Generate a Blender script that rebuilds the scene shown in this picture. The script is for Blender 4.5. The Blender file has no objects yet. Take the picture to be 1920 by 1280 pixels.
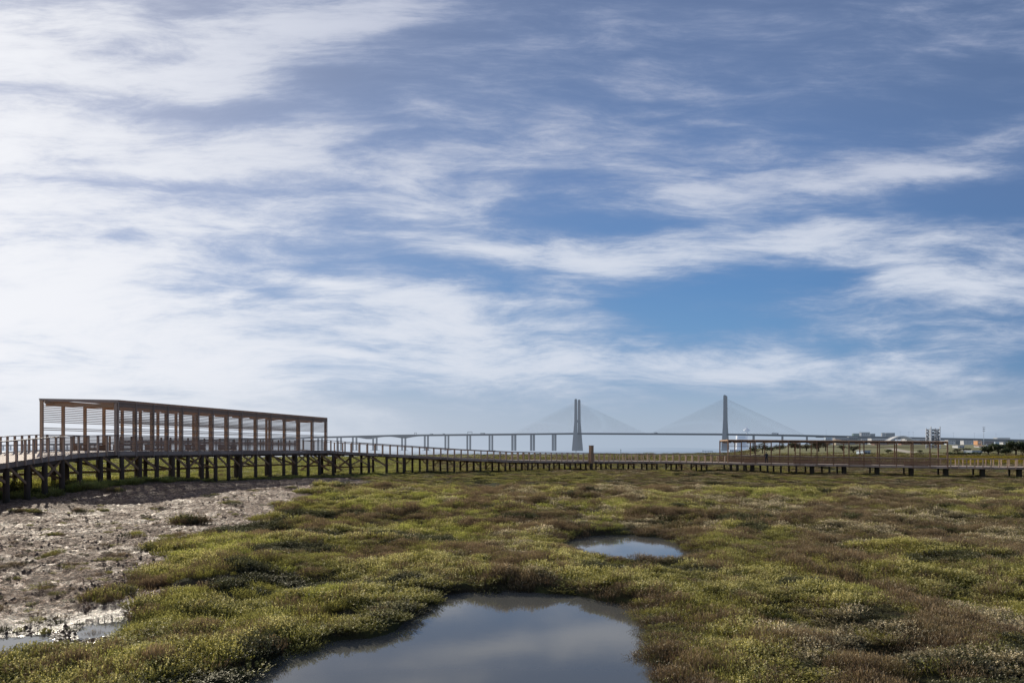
import bpy, math, random
import numpy as np
from mathutils import Vector
random.seed(7); rng = np.random.default_rng(11)
SC = bpy.context.scene
COL = SC.collection
CAM = 3.3; F = 1400.0; HZ = 842.0          # calibration: focal length and horizon row of the 1920 px photograph

def P(px, d, z=0.0): return Vector(((px-960)/F*d, d, z))
def Z(py, d): return CAM + (HZ-py)*d/F

# ------------------------------------------------------------------ object helpers
def tag(o, label=None, cat=None, group=None, kind=None):
    if label: o['label'] = label
    if cat: o['category'] = cat
    if group: o['group'] = group
    if kind: o['kind'] = kind
    return o
def empty(name, loc=(0,0,0), rz=0.0):
    o = bpy.data.objects.new(name, None); COL.objects.link(o)
    o.location = loc; o.rotation_euler = (0,0,rz); o.empty_display_size = 0.5
    return o
class MB:
    """collects boxes, bars, tubes; build() links them as ONE mesh object"""
    def __init__(s): s.v=[]; s.f=[]
    def add(s, vs, fs):
        b=len(s.v); s.v += [tuple(p) for p in vs]; s.f += [tuple(b+i for i in f) for f in fs]
        return s
    def hexa(s, c):   # 8 corners: bottom 0-3 ccw, top 4-7
        return s.add(c, [(3,2,1,0),(4,5,6,7),(0,1,5,4),(1,2,6,5),(2,3,7,6),(3,0,4,7)])
    def box(s, x0,x1,y0,y1,z0,z1):
        return s.hexa([(x0,y0,z0),(x1,y0,z0),(x1,y1,z0),(x0,y1,z0),(x0,y0,z1),(x1,y0,z1),(x1,y1,z1),(x0,y1,z1)])
    def bar(s, p0, p1, w, h, w1=None, h1=None):
        p0=Vector(p0); p1=Vector(p1); d=(p1-p0).normalized()
        up=Vector((0,0,1)) if abs(d.z)<.95 else Vector((0,1,0))
        sd=d.cross(up).normalized(); u2=sd.cross(d).normalized()
        w1=w if w1 is None else w1; h1=h if h1 is None else h1
        c=[]
        for p,a,b in ((p0,w/2,h/2),(p1,w1/2,h1/2)):
            c += [p-sd*a-u2*b, p+sd*a-u2*b, p+sd*a+u2*b, p-sd*a+u2*b]
        return s.add(c, [(0,1,2,3),(7,6,5,4),(1,0,4,5),(2,1,5,6),(3,2,6,7),(0,3,7,4)])
    def post(s, x,y,z0,z1, ax, w, t):      # rectangular upright; ax = unit xy direction of width w
        a=Vector((ax[0],ax[1],0))*w/2; b=Vector((-ax[1],ax[0],0))*t/2; p=Vector((x,y,0))
        q=[p-a-b,p+a-b,p+a+b,p-a+b]
        return s.hexa([k+Vector((0,0,z0)) for k in q]+[k+Vector((0,0,z1)) for k in q])
    def tube(s, p0,p1,r0,r1=None,n=8,caps=True):
        r1=r0 if r1 is None else r1
        p0=Vector(p0);p1=Vector(p1);d=(p1-p0).normalized()
        up=Vector((0,0,1)) if abs(d.z)<.95 else Vector((0,1,0))
        a=d.cross(up).normalized(); b=a.cross(d).normalized()
        vs=[]
        for p,r in ((p0,r0),(p1,r1)):
            for i in range(n):
                t=2*math.pi*i/n; vs.append(p+a*r*math.cos(t)+b*r*math.sin(t))
        fs=[(i,(i+1)%n,n+(i+1)%n,n+i) for i in range(n)]
        if caps: fs += [tuple(range(n-1,-1,-1)), tuple(range(n,2*n))]
        return s.add(vs,fs)
    def lathe(s, prof, c=(0,0,0), n=14):
        vs=[];fs=[]
        for z,r in prof:
            for i in range(n):
                t=2*math.pi*i/n; vs.append((c[0]+r*math.cos(t),c[1]+r*math.sin(t),c[2]+z))
        for k in range(len(prof)-1):
            for i in range(n):
                fs.append((k*n+i,k*n+(i+1)%n,(k+1)*n+(i+1)%n,(k+1)*n+i))
        fs.append(tuple(range((len(prof)-1)*n,len(prof)*n)))
        return s.add(vs,fs)
    def build(s, name, mat, parent=None, smooth=False):
        me=bpy.data.meshes.new(name); me.from_pydata(s.v,[],s.f); me.materials.append(mat)
        if smooth:
            me.polygons.foreach_set('use_smooth',[True]*len(me.polygons))
        o=bpy.data.objects.new(name,me); COL.objects.link(o)
        if parent is not None:
            o.parent=parent
            off=Vector(parent.matrix_basis.translation)
            if parent.parent is not None: off=off+Vector(parent.parent.matrix_basis.translation)
            if off.length>1e-6:                              # geometry is given in world metres
                me.transform(__import__('mathutils').Matrix.Translation(-off))
        else:                                                # origin at the base of the thing
            if s.v:
                a=np.array(s.v); c=Vector(((a[:,0].min()+a[:,0].max())/2,(a[:,1].min()+a[:,1].max())/2,a[:,2].min()))
                me.transform(__import__('mathutils').Matrix.Translation(-c)); o.location=c
        return o

# ------------------------------------------------------------------ noise in numpy
def _h(ix,iy,seed):
    n=(ix.astype(np.int64)*374761393+iy.astype(np.int64)*668265263+seed*1274126177)&0xffffffff
    n=((n^(n>>13))*1274126177)&0xffffffff
    n=n^(n>>16)
    return (n&0xffff)/65535.0
def vnoise(x,y,seed=0):
    ix=np.floor(x);iy=np.floor(y);fx=x-ix;fy=y-iy
    fx=fx*fx*(3-2*fx);fy=fy*fy*(3-2*fy)
    a=_h(ix,iy,seed);b=_h(ix+1,iy,seed);c=_h(ix,iy+1,seed);d=_h(ix+1,iy+1,seed)
    return (a+(b-a)*fx)*(1-fy)+(c+(d-c)*fx)*fy
def fbm(x,y,o=4,seed=0):
    r=0;a=.5;t=0
    for k in range(o):
        r=r+a*vnoise(x*2**k+13.7*k,y*2**k-7.3*k,seed+k); t+=a; a*=.5
    return r/t
def sstep(x,a,b):
    t=np.clip((x-a)/(b-a),0,1); return t*t*(3-2*t)

# ------------------------------------------------------------------ materials
def new_mat(name):
    m=bpy.data.materials.new(name); m.use_nodes=True; nt=m.node_tree; nt.nodes.clear()
    out=nt.nodes.new('ShaderNodeOutputMaterial'); return m,nt,out
class NT:
    def __init__(s,nt): s.nt=nt
    def n(s,t,**k):
        nd=s.nt.nodes.new(t)
        for a,b in k.items(): setattr(nd,a,b)
        return nd
    def l(s,a,b): s.nt.links.new(a,b)
    def setin(s,nd,i,v):
        if hasattr(v,'is_output') or isinstance(v,bpy.types.NodeSocket): s.l(v,nd.inputs[i])
        else: nd.inputs[i].default_value=v
    def math(s,op,a,b=0.0,c=None,clamp=False):
        nd=s.n('ShaderNodeMath',operation=op,use_clamp=clamp); s.setin(nd,0,a); s.setin(nd,1,b)
        if c is not None: s.setin(nd,2,c)
        return nd.outputs[0]
    def mix(s,f,a,b,mode='MIX'):
        nd=s.n('ShaderNodeMix',data_type='RGBA',blend_type=mode)
        s.setin(nd,0,f)
        for i,v in ((6,a),(7,b)):
            if isinstance(v,tuple): v=(*v,1) if len(v)==3 else v
            s.setin(nd,i,v)
        return nd.outputs[2]
    def noise(s,vec,scale,detail=4,rough=.55,dist=0.0):
        nd=s.n('ShaderNodeTexNoise'); s.l(vec,nd.inputs['Vector'])
        nd.inputs['Scale'].default_value=scale; nd.inputs['Detail'].default_value=detail
        nd.inputs['Roughness'].default_value=rough; nd.inputs['Distortion'].default_value=dist
        return nd.outputs[0]
    def ramp(s,v,a,b):
        nd=s.n('ShaderNodeMapRange',interpolation_type='SMOOTHSTEP'); s.setin(nd,0,v)
        nd.inputs[1].default_value=a; nd.inputs[2].default_value=b
        return nd.outputs[0]
    def mapping(s,vec,loc=(0,0,0),rot=(0,0,0),scale=(1,1,1),vt='POINT'):
        nd=s.n('ShaderNodeMapping',vector_type=vt); s.l(vec,nd.inputs[0])
        nd.inputs[1].default_value=loc; nd.inputs[2].default_value=rot; nd.inputs[3].default_value=scale
        return nd.outputs[0]
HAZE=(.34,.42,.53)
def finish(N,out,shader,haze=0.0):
    """haze: 1/metres extinction along the distance of the surface point from the world origin (aerial haze painted on as emission)"""
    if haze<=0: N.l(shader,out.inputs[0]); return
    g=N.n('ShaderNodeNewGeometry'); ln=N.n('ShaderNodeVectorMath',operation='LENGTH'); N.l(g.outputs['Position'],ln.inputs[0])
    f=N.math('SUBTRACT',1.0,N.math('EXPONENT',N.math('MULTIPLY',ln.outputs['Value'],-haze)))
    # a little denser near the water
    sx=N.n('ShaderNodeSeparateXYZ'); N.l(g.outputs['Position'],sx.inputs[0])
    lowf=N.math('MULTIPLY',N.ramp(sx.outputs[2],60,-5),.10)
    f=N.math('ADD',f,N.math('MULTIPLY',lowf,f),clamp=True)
    # painted haze glow, brighter towards the sun side (west, -x)
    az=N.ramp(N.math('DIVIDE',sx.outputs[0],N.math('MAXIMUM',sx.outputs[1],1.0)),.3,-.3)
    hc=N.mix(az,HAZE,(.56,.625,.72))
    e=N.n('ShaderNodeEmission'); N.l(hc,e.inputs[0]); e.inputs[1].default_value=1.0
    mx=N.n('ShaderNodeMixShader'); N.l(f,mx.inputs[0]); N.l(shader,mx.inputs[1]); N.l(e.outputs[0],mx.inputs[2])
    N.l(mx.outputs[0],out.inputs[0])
def simple_mat(name,col,rough=.8,haze=0.0,var=.12,scale=3.0,metal=0.0,spec=.3,stretch=(1,1,1)):
    m,nt,out=new_mat(name); N=NT(nt)
    tc=N.n('ShaderNodeNewGeometry'); v=N.mapping(tc.outputs['Position'],scale=stretch)
    n1=N.noise(v,scale,5,.6); oi=N.n('ShaderNodeObjectInfo')
    f=N.math('ADD',N.math('MULTIPLY',n1,.75),N.math('MULTIPLY',oi.outputs['Random'],.25))
    c=N.mix(f,tuple(x*(1-2*var) for x in col),tuple(min(1,x*(1+2*var)) for x in col))
    b=N.n('ShaderNodeBsdfPrincipled'); N.l(c,b.inputs['Base Color']); b.inputs['Roughness'].default_value=rough
    b.inputs['Metallic'].default_value=metal; b.inputs['Specular IOR Level'].default_value=spec
    finish(N,out,b.outputs[0],haze); return m
def wood_mat(name,cA,cB,rough=.75,grain_scale=6.0,spec=.25,tide=False):
    m,nt,out=new_mat(name); N=NT(nt)
    tc=N.n('ShaderNodeNewGeometry'); oi=N.n('ShaderNodeObjectInfo')
    off=N.n('ShaderNodeCombineXYZ'); N.l(N.math('MULTIPLY',oi.outputs['Random'],31.0),off.inputs[0])
    ad=N.n('ShaderNodeVectorMath',operation='ADD'); N.l(tc.outputs['Position'],ad.inputs[0]); N.l(off.outputs[0],ad.inputs[1])
    big=N.noise(ad.outputs[0],.9,3,.6); g=N.noise(N.mapping(ad.outputs[0],scale=(1,1,.12)),grain_scale*3,5,.65)
    isl=tc.outputs['Random Per Island']
    f=N.math('ADD',N.math('MULTIPLY',big,.35),N.math('ADD',N.math('MULTIPLY',g,.35),N.math('MULTIPLY',isl,.5)))
    f=N.ramp(f,.25,.85); c=N.mix(f,cA,cB)
    if tide:
        sz=N.n('ShaderNodeSeparateXYZ'); N.l(tc.outputs['Position'],sz.inputs[0]); hz_=N.math('ADD',sz.outputs[2],N.math('MULTIPLY',big,-1.2)); c=N.mix(N.math('MULTIPLY',N.ramp(hz_,.7,-.3),.75),c,(.022,.024,.013)); c=N.mix(N.math('MULTIPLY',N.ramp(hz_,1.3,2.6),.5),c,(.20,.165,.13))
    b=N.n('ShaderNodeBsdfPrincipled'); N.l(c,b.inputs['Base Color']); b.inputs['Roughness'].default_value=rough
    b.inputs['Specular IOR Level'].default_value=spec
    bp=N.n('ShaderNodeBump'); bp.inputs['Strength'].default_value=.35; bp.inputs['Distance'].default_value=.01
    N.l(g,bp.inputs['Height']); N.l(bp.outputs[0],b.inputs['Normal'])
    N.l(b.outputs[0],out.inputs[0]); return m
M={}
M['grey_wood']=wood_mat('weathered_grey_timber',(.22,.165,.13),(.42,.325,.26))
M['rail_wood']=wood_mat('rail_timber',(.28,.19,.135),(.50,.36,.26))
M['orange_wood']=wood_mat('orange_timber',(.33,.20,.115),(.54,.36,.23))
M['red_wood']=wood_mat('reddish_timber',(.20,.115,.07),(.38,.24,.15))
M['pile_wood']=wood_mat('dark_pile_timber',(.035,.024,.017),(.115,.076,.053),tide=True)
M['brace_wood']=wood_mat('brace_timber',(.16,.09,.05),(.38,.23,.13))
M['plank_wood']=wood_mat('deck_planks',(.26,.19,.155),(.38,.29,.24),rough=.8)
M['pale_wood']=wood_mat('pale_kerb',(.45,.36,.28),(.62,.51,.41))
M['slat_wood']=wood_mat('slat_timber',(.24,.17,.125),(.42,.31,.235))

# ------------------------------------------------------------------ terrain definition
CTRL=np.array([(-28,40,.45),(-28,54,.8),(-24,70,.5),(-21,85,.2),(-10,96,.15),(0,103,.1),(10,111,0),(30,119,-.35),(63,109,-.75),(90,104,-1.0),(45,113,-.6),
 (0,11,0),(-8,15,0),(10,15,0),(-15,25,0),(-18,40,.2),(0,30,0),(20,30,0),(0,60,0),(30,60,-.1),(60,70,-.3),(-5,80,.1),(30,90,-.2),(-60,60,.6),
 (-60,100,.3),(0,150,0),(60,150,-.3),(-60,150,0),(0,4,0),(-20,10,0),(20,10,0),(-12,12,0),(-10,18,0),(-16,32,.05)],float)
def w2(px,py,z): d=(CAM-z)*F/(py-HZ); return ((px-960)/F*d, d)
WL=-.18
pond1=[w2(a,b,WL) for a,b in [(480,1282),(510,1256),(560,1226),(620,1208),(690,1204),(740,1194),(772,1172),(800,1150),(822,1130),(838,1118),(880,1111),(960,1111),(1050,1115),(1120,1128),(1186,1142),(1192,1180),(1203,1215),(1198,1245),(1225,1290)]]
pond1+=[(2.5,8.5),(1.5,6.5),(-2.5,6.3),(-4.6,8.6),(-4.5,10.2)]
pond2=[w2(a,b,WL) for a,b in [(1068,1012),(1105,1005),(1180,1003),(1240,1009),(1282,1020)]]+[w2(a,b,.12) for a,b in [(1300,1034),(1240,1038),(1150,1034),(1095,1026),(1062,1020)]]
pond3=[w2(a,b,-.06) for a,b in [(150,1165),(200,1154),(262,1150),(258,1172),(215,1186),(160,1196)]]
pond4=[w2(a,b,-.06) for a,b in [(-80,1196),(40,1186),(112,1184),(120,1198),(60,1214),(-80,1250)]]
pond5=[w2(a,b,WL) for a,b in [(1590,1236),(1640,1232),(1705,1236),(1710,1250),(1640,1258),(1595,1252)]]
mud=[w2(a,b,.0) for a,b in [(700,897),(650,918),(585,940),(520,962),(470,978),(405,996),(350,1012),(300,1035),(285,1060),(330,1075),(345,1095),(290,1125),(262,1152),(240,1185),(150,1205),(0,1238),(-200,1300)]]
mud+=[(-14,8),(-40,8),(-40,34),(-29,36),(-28.6,52),(-26,62),(-23,72),(-20.5,82)]
def pdist(x,y,poly):   # signed: + inside
    n=len(poly); d=np.full(x.shape,1e9); ins=np.zeros(x.shape,bool)
    for i in range(n):
        ax,ay=poly[i]; bx,by=poly[(i+1)%n]
        vx,vy=bx-ax,by-ay; t=np.clip(((x-ax)*vx+(y-ay)*vy)/(vx*vx+vy*vy+1e-9),0,1)
        d=np.minimum(d,np.hypot(x-ax-t*vx,y-ay-t*vy))
        c=((ay>y)!=(by>y)); 
        with np.errstate(divide='ignore',invalid='ignore'):
            xi=(bx-ax)*(y-ay)/(by-ay+1e-12)+ax
        ins^=(c&(x<xi))
    return np.where(ins,d,-d)
def masks(x,y):
    wx=x+(fbm(x*1.3,y*1.3,3,5)-.5)*.5; wy=y+(fbm(x*1.3,y*1.3,3,9)-.5)*.5
    near=(y<45)
    pw=np.full(x.shape,-50.0)
    for p in (pond1,pond2,pond5):
        pw=np.where(near,np.maximum(pw,pdist(wx,wy,p)),pw)
    pm=np.full(x.shape,-50.0)
    for p in (pond3,pond4):
        pm=np.where(near,np.maximum(pm,pdist(wx,wy,p)),pm)
    s=1+y*.02
    mx=x+(fbm(x*.55,y*.55,4,21)-.5)*3.6*s; my=y+(fbm(x*.55,y*.55,4,22)-.5)*3.6*s
    md=pdist(mx,my,mud); md=np.where(y<100,md,-50)
    # isolated second mud patch below the far pergola
    return pw,pm,md
SEC=[((-20.5,18),(-27,20),1.7),((-24.5,27),(-31,29),2.0),((-26.6,36),(-33,38),2.36),((-27.4,40.5),(-34,43),2.58),((-27.9,43.5),(-34.5,47),2.75),((-28.4,46.2),(-34.6,49),2.89),
 ((-28.8,49.5),(-34.3,50.8),3.03),((-28.5,54),(-33.2,52.5),3.18),((-21.1,85),(-24.9,86.8),3.20),((-18.9,88),(-21.7,91.3),2.97),
 ((-13.3,93),(-15.7,96.6),2.59),((-7,98),(-9,101.7),2.15),((0,103.2),(-1.8,107),1.79),((3.5,106.3),(1.9,110),1.70),((7.9,110),(6.6,113.9),1.62),
 ((16,116),(15.1,119.9),1.48),((24,119),(23.6,122.9),1.38),((34.7,120),(35.1,126),1.16),((63.6,109),(65.4,114.6),.80),((73,107),(73.6,111),.74),
 ((90,104),(91,108),.70),((118,101),(119,105),.7)]
SECF=SEC[8:]
SHU=[-1.6,-.5,-.25,-.16,-.1,0,.2,.3,.36,.42]; SHD=[240,275,335,410,460,480,560,700,2200,6000]
BKD=[0,150,300,400,500,700,900,1200,3000]; BKZ=[0,-.2,.9,1.1,2.2,5.3,8.6,11,11]
def base_h(x,y):
    w=0;s=0
    for cx,cy,cz in CTRL:
        k=1/(((x-cx)**2+(y-cy)**2)+9.0)**1.6; w=w+k; s=s+k*cz
    h=s/w
    far=sstep(y,130,220); h=h*(1-far)
    u=x/np.maximum(y,1); wb=sstep(u,.27,.40)
    h=h+np.interp(y,BKD,BKZ)*wb
    sh=np.interp(u,SHU,SHD); sh=sh*(1+.06*(fbm(u*9,u*0+1,3,3)-.5))
    h=h-4.0*sstep(y,sh-8,sh+30)*1.0*(1-sstep(u,.36,.42))
    return h
def ground_h(x,y,full=False):
    h=base_h(x,y); pw,pm,md=masks(x,y)
    m=sstep(md,-.25,.25)
    hum=(fbm(x*.55,y*.42,4,41)-.5)*.66+(fbm(x*1.6,y*1.6,3,45)-.5)*.16
    hum=hum*np.where(y<120,1,.6)*(1-.6*sstep(pw,-1.2,-.1)*(pw>-5))
    rough=(fbm(x*2.2,y*2.2,4,61)-.5)*.20+(fbm(x*7,y*7,4,63)-.5)*.15
    rough=rough+np.maximum(0,fbm(x*.8,y*.8,3,67)-.5)*.35
    h=h+hum*(1-m)+(rough-.06)*m
    bank=sstep(-pw,-.10,.35)          # 1 on land
    h=np.where(pw>-2,(h*1.0)*bank+(-.62)*(1-bank),h)
    wetf=sstep(pm,-.9,.25)
    h=np.where(pm>-2,h*(1-wetf)+(-.10+rough*.35)*wetf,h)
    h=np.where(pm>0.12,h-.06,h)
    if full: return h,pw,pm,md,m
    return h

def grid_sheet(name,X,Y,Zz,mat,attrs=None,label=None):
    r,c=X.shape
    me=bpy.data.meshes.new(name)
    co=np.stack([X,Y,Zz],-1).reshape(-1,3).astype(np.float32)
    i=np.arange((r-1)*(c-1)); a=(i//(c-1))*c+i%(c-1)
    q=np.stack([a,a+1,a+c+1,a+c],-1).astype(np.int32)
    me.vertices.add(len(co)); me.vertices.foreach_set('co',co.ravel())
    me.loops.add(q.size); me.loops.foreach_set('vertex_index',q.ravel())
    me.polygons.add(len(q)); me.polygons.foreach_set('loop_start',np.arange(0,q.size,4,dtype=np.int32))
    me.polygons.foreach_set('loop_total',np.full(len(q),4,np.int32)) if False else None
    me.update(calc_edges=True); me.polygons.foreach_set('use_smooth',np.ones(len(q),bool))
    for k,v in (attrs or {}).items():
        at=me.attributes.new(k,'FLOAT','POINT'); at.data.foreach_set('value',v.ravel().astype(np.float32))
    me.materials.append(mat); o=bpy.data.objects.new(name,me); COL.objects.link(o); tag(o,kind='structure')
    return o

def ground_material():
    m,nt,out=new_mat('marsh_ground'); N=NT(nt)
    g=N.n('ShaderNodeNewGeometry'); pos=g.outputs['Position']
    at=N.n('ShaderNodeAttribute',attribute_name='mud'); mudf=at.outputs['Fac']
    aw=N.n('ShaderNodeAttribute',attribute_name='wet'); wet=aw.outputs['Fac']
    n1=N.noise(pos,1.4,6,.65); n2=N.noise(pos,7.0,6,.7); n3=N.noise(N.mapping(pos,scale=(1,1,1)),38.0,4,.6); n4=N.noise(pos,.25,4,.6)
    mudc=N.mix(N.ramp(n2,.44,.57),(.048,.025,.014),(.40,.245,.155))
    n6=N.noise(pos,.55,5,.65); mudc=N.mix(N.math('MULTIPLY',N.ramp(n6,.50,.62),.6),mudc,(.16,.095,.06))
    mudc=N.mix(N.math('MULTIPLY',N.ramp(n3,.44,.58),.85),mudc,(.045,.028,.02))
    mudc=N.mix(N.math('MULTIPLY',N.ramp(n1,.46,.62),.70),mudc,(.085,.050,.032))
    mudc=N.mix(N.math('MULTIPLY',wet,.7),mudc,(.045,.035,.03))
    vegn=N.mix(N.ramp(n1,.35,.65),(.028,.022,.014),(.050,.055,.02))
    # far away the turf itself carries the colour of the meadow
    sx=N.n('ShaderNodeSeparateXYZ'); N.l(pos,sx.inputs[0])
    far=N.ramp(sx.outputs[1],90,200)
    farc=N.mix(N.ramp(n4,.40,.62),(.15,.15,.05),(.22,.18,.08))
    n5=N.noise(N.mapping(pos,scale=(.012,.012,0)),1,4,.6)
    farc=N.mix(N.ramp(n5,.45,.6),farc,(.20,.19,.085))
    veg=N.mix(far,vegn,farc)
    at2=N.n('ShaderNodeAttribute',attribute_name='track'); 
    veg=N.mix(at2.outputs['Fac'],veg,(.42,.37,.29))
    c=N.mix(mudf,veg,mudc)
    b=N.n('ShaderNodeBsdfPrincipled'); N.l(c,b.inputs['Base Color'])
    rg=N.math('SUBTRACT',N.math('SUBTRACT',.85,N.math('MULTIPLY',mudf,N.math('ADD',N.math('MULTIPLY',N.ramp(n2,.5,.62),.24),N.math('MULTIPLY',N.ramp(n6,.54,.40),.16)))),N.math('MULTIPLY',wet,.42)); rg=N.math('SUBTRACT',rg,N.math('MULTIPLY',mudf,N.math('MULTIPLY',N.ramp(n1,.5,.3),.18)))
    N.l(rg,b.inputs['Roughness']); N.l(N.math('ADD',.03,N.math('ADD',N.math('MULTIPLY',mudf,.09),N.math('MULTIPLY',wet,.25))),b.inputs['Specular IOR Level'])
    hgt=N.math('ADD',N.math('MULTIPLY',n2,1.0),N.math('MULTIPLY',n3,.45))
    bp=N.n('ShaderNodeBump'); bp.inputs['Strength'].default_value=.8; bp.inputs['Distance'].default_value=.10
    N.l(hgt,bp.inputs['Height']); N.l(bp.outputs[0],b.inputs['Normal'])
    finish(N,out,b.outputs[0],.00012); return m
gm=ground_material()
rows=np.concatenate([np.geomspace(3,60,430),np.geomspace(60,260,160)[1:],np.geomspace(260,2600,170)[1:]])
us=np.concatenate([np.linspace(-1.6,-.72,70),np.linspace(-.72,.72,560)[1:],np.linspace(.72,1.6,70)[1:]])
U,Y=np.meshgrid(us,rows); X=U*Y
Hh,pw,pm,md,mm=ground_h(X,Y,True)
wetv=np.clip(sstep(pm,-1.6,.1)+.0,0,1)*mm
# pale track on the far right bank
track=np.zeros_like(X)
def line_mask(pts,wd):
    t=np.zeros_like(X)
    for (ax,ay),(bx,by) in zip(pts[:-1],pts[1:]):
        vx,vy=bx-ax,by-ay; k=np.clip(((X-ax)*vx+(Y-ay)*vy)/(vx*vx+vy*vy),0,1)
        t=np.maximum(t,sstep(-np.hypot(X-ax-k*vx,Y-ay-k*vy),-wd,-wd*.6))
    return t
track=np.maximum(track,line_mask([((1768-960)/F*330,330),((1735-960)/F*370,370),((1700-960)/F*470,470),((1668-960)/F*640,640)],5))
track=np.maximum(track,line_mask([((1990-960)/F*390,390),((1842-960)/F*430,430),((1800-960)/F*560,560)],5))
track=np.maximum(track,line_mask([((1330-960)/F*420,420),((1500-960)/F*360,360),((1640-960)/F*330,330)],4))
grid_sheet('ground',X,Y,Hh,gm,{'mud':mm,'wet':wetv,'track':track})

# river -------------------------------------------------------------
def water_mat(name,body,rough,bump,scale,haze=0.0,stretch=(1,1,1),spec=.5):
    m,nt,out=new_mat(name); N=NT(nt)
    g=N.n('ShaderNodeNewGeometry'); n1=N.noise(N.mapping(g.outputs['Position'],scale=stretch),scale,4,.6)
    b=N.n('ShaderNodeBsdfPrincipled'); b.inputs['Base Color'].default_value=(*body,1); b.inputs['Roughness'].default_value=rough
    b.inputs['IOR'].default_value=1.33; b.inputs['Specular IOR Level'].default_value=spec
    bp=N.n('ShaderNodeBump'); bp.inputs['Strength'].default_value=bump; bp.inputs['Distance'].default_value=.02
    N.l(n1,bp.inputs['Height']); N.l(bp.outputs[0],b.inputs['Normal'])
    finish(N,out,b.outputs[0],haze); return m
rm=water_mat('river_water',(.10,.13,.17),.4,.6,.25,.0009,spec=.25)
MB().add([(-30000,-400,-1.2),(30000,-400,-1.2),(30000,40000,-1.2),(-30000,40000,-1.2)],[(0,1,2,3)]).build('river',rm)
bpy.data.objects['river']['kind']='structure'
pmat=water_mat('pond_water',(.085,.085,.078),.05,.035,1.2,spec=.6)
def pond(name,poly,z,grow):
    cx=sum(p[0] for p in poly)/len(poly); cy=sum(p[1] for p in poly)/len(poly)
    pts=[]
    for p in poly:
        v=Vector((p[0]-cx,p[1]-cy)); v=v*(1+grow/max(v.length,.3)); pts.append((cx+v.x,cy+v.y,z))
    # one connected sheet as a fan
    o=MB().add([(cx,cy,z)]+pts,[(0,1+i,1+(i+1)%len(pts)) for i in range(len(pts))]).build(name,pmat)
    tag(o,kind='structure'); 
    return o
pond('pond_water',pond1[::-1],WL,.7); pond('pond_water',pond2[::-1],WL,.7); pond('pond_water',pond5[::-1],WL,.4)
pond('puddle_water',pond3[::-1],-.115,.25); pond('puddle_water',pond4[::-1],-.112,.35)

# far shore land across the water and behind the town on the right
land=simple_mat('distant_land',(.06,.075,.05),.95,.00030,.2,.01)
def ridge(name,x0,x1,d,zt,amp,seed,depth=600):
    n=160; vs=[];fs=[]
    for i in range(n+1):
        x=x0+(x1-x0)*i/n; t=zt+amp*(float(fbm(np.array([x/d*14.0]),np.array([1.0]),4,seed)[0])-.5)*2
        e=min(1,min(i,n-i)/12); t=max(t*e,.3)
        vs += [(x,d,-3),(x,d+depth*.3,t),(x,d+depth,t*.8)]
    for i in range(n):
        a=i*3; fs += [(a,a+3,a+4,a+1),(a+1,a+4,a+5,a+2)]
    o=MB().add(vs,fs).build(name,land,smooth=True); tag(o,kind='structure'); return o
ridge('far_shore',-9000,3500,11500,28,14,3)
ridge('hills',1150,5200,3300,14,7,8)

# ------------------------------------------------------------------ marsh vegetation (GN instances of clumps)
def leaf_mat(name,cols,trans=.35,noise=.35,tip=None):
    m,nt,out=new_mat(name); N=NT(nt)
    g=N.n('ShaderNodeNewGeometry'); pos=g.outputs['Position']
    sh=N.n('ShaderNodeAttribute',attribute_name='shade').outputs['Fac']
    oi=N.n('ShaderNodeObjectInfo').outputs['Random']; isl=g.outputs['Random Per Island']
    n1=N.noise(pos,noise,4,.6); n2=N.noise(pos,noise*5,3,.6)
    f=N.math('ADD',N.math('MULTIPLY',n1,.7),N.math('MULTIPLY',n2,.3))
    c=N.mix(N.ramp(f,.36,.62),cols[0],cols[1])
    c=N.mix(N.math('MULTIPLY',N.ramp(oi,.5,1.0),.55),c,cols[2])
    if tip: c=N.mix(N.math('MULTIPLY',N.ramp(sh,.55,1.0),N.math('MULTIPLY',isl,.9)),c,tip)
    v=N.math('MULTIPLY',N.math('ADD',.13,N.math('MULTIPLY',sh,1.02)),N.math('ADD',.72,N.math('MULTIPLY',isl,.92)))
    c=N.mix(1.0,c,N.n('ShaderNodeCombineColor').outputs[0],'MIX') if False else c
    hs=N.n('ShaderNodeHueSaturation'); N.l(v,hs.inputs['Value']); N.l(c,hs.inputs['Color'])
    d=N.n('ShaderNodeBsdfDiffuse'); N.l(hs.outputs[0],d.inputs[0]); t=N.n('ShaderNodeBsdfTranslucent'); N.l(hs.outputs[0],t.inputs[0])
    mx=N.n('ShaderNodeMixShader'); mx.inputs[0].default_value=trans; N.l(d.outputs[0],mx.inputs[1]); N.l(t.outputs[0],mx.inputs[2])
    gl=N.n('ShaderNodeBsdfGlossy'); gl.inputs['Roughness'].default_value=.45; gl.inputs[0].default_value=(.6,.6,.55,1)
    mg=N.n('ShaderNodeMixShader'); mg.inputs[0].default_value=.05; N.l(mx.outputs[0],mg.inputs[1]); N.l(gl.outputs[0],mg.inputs[2])
    N.l(mg.outputs[0],out.inputs[0]); return m
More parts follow.
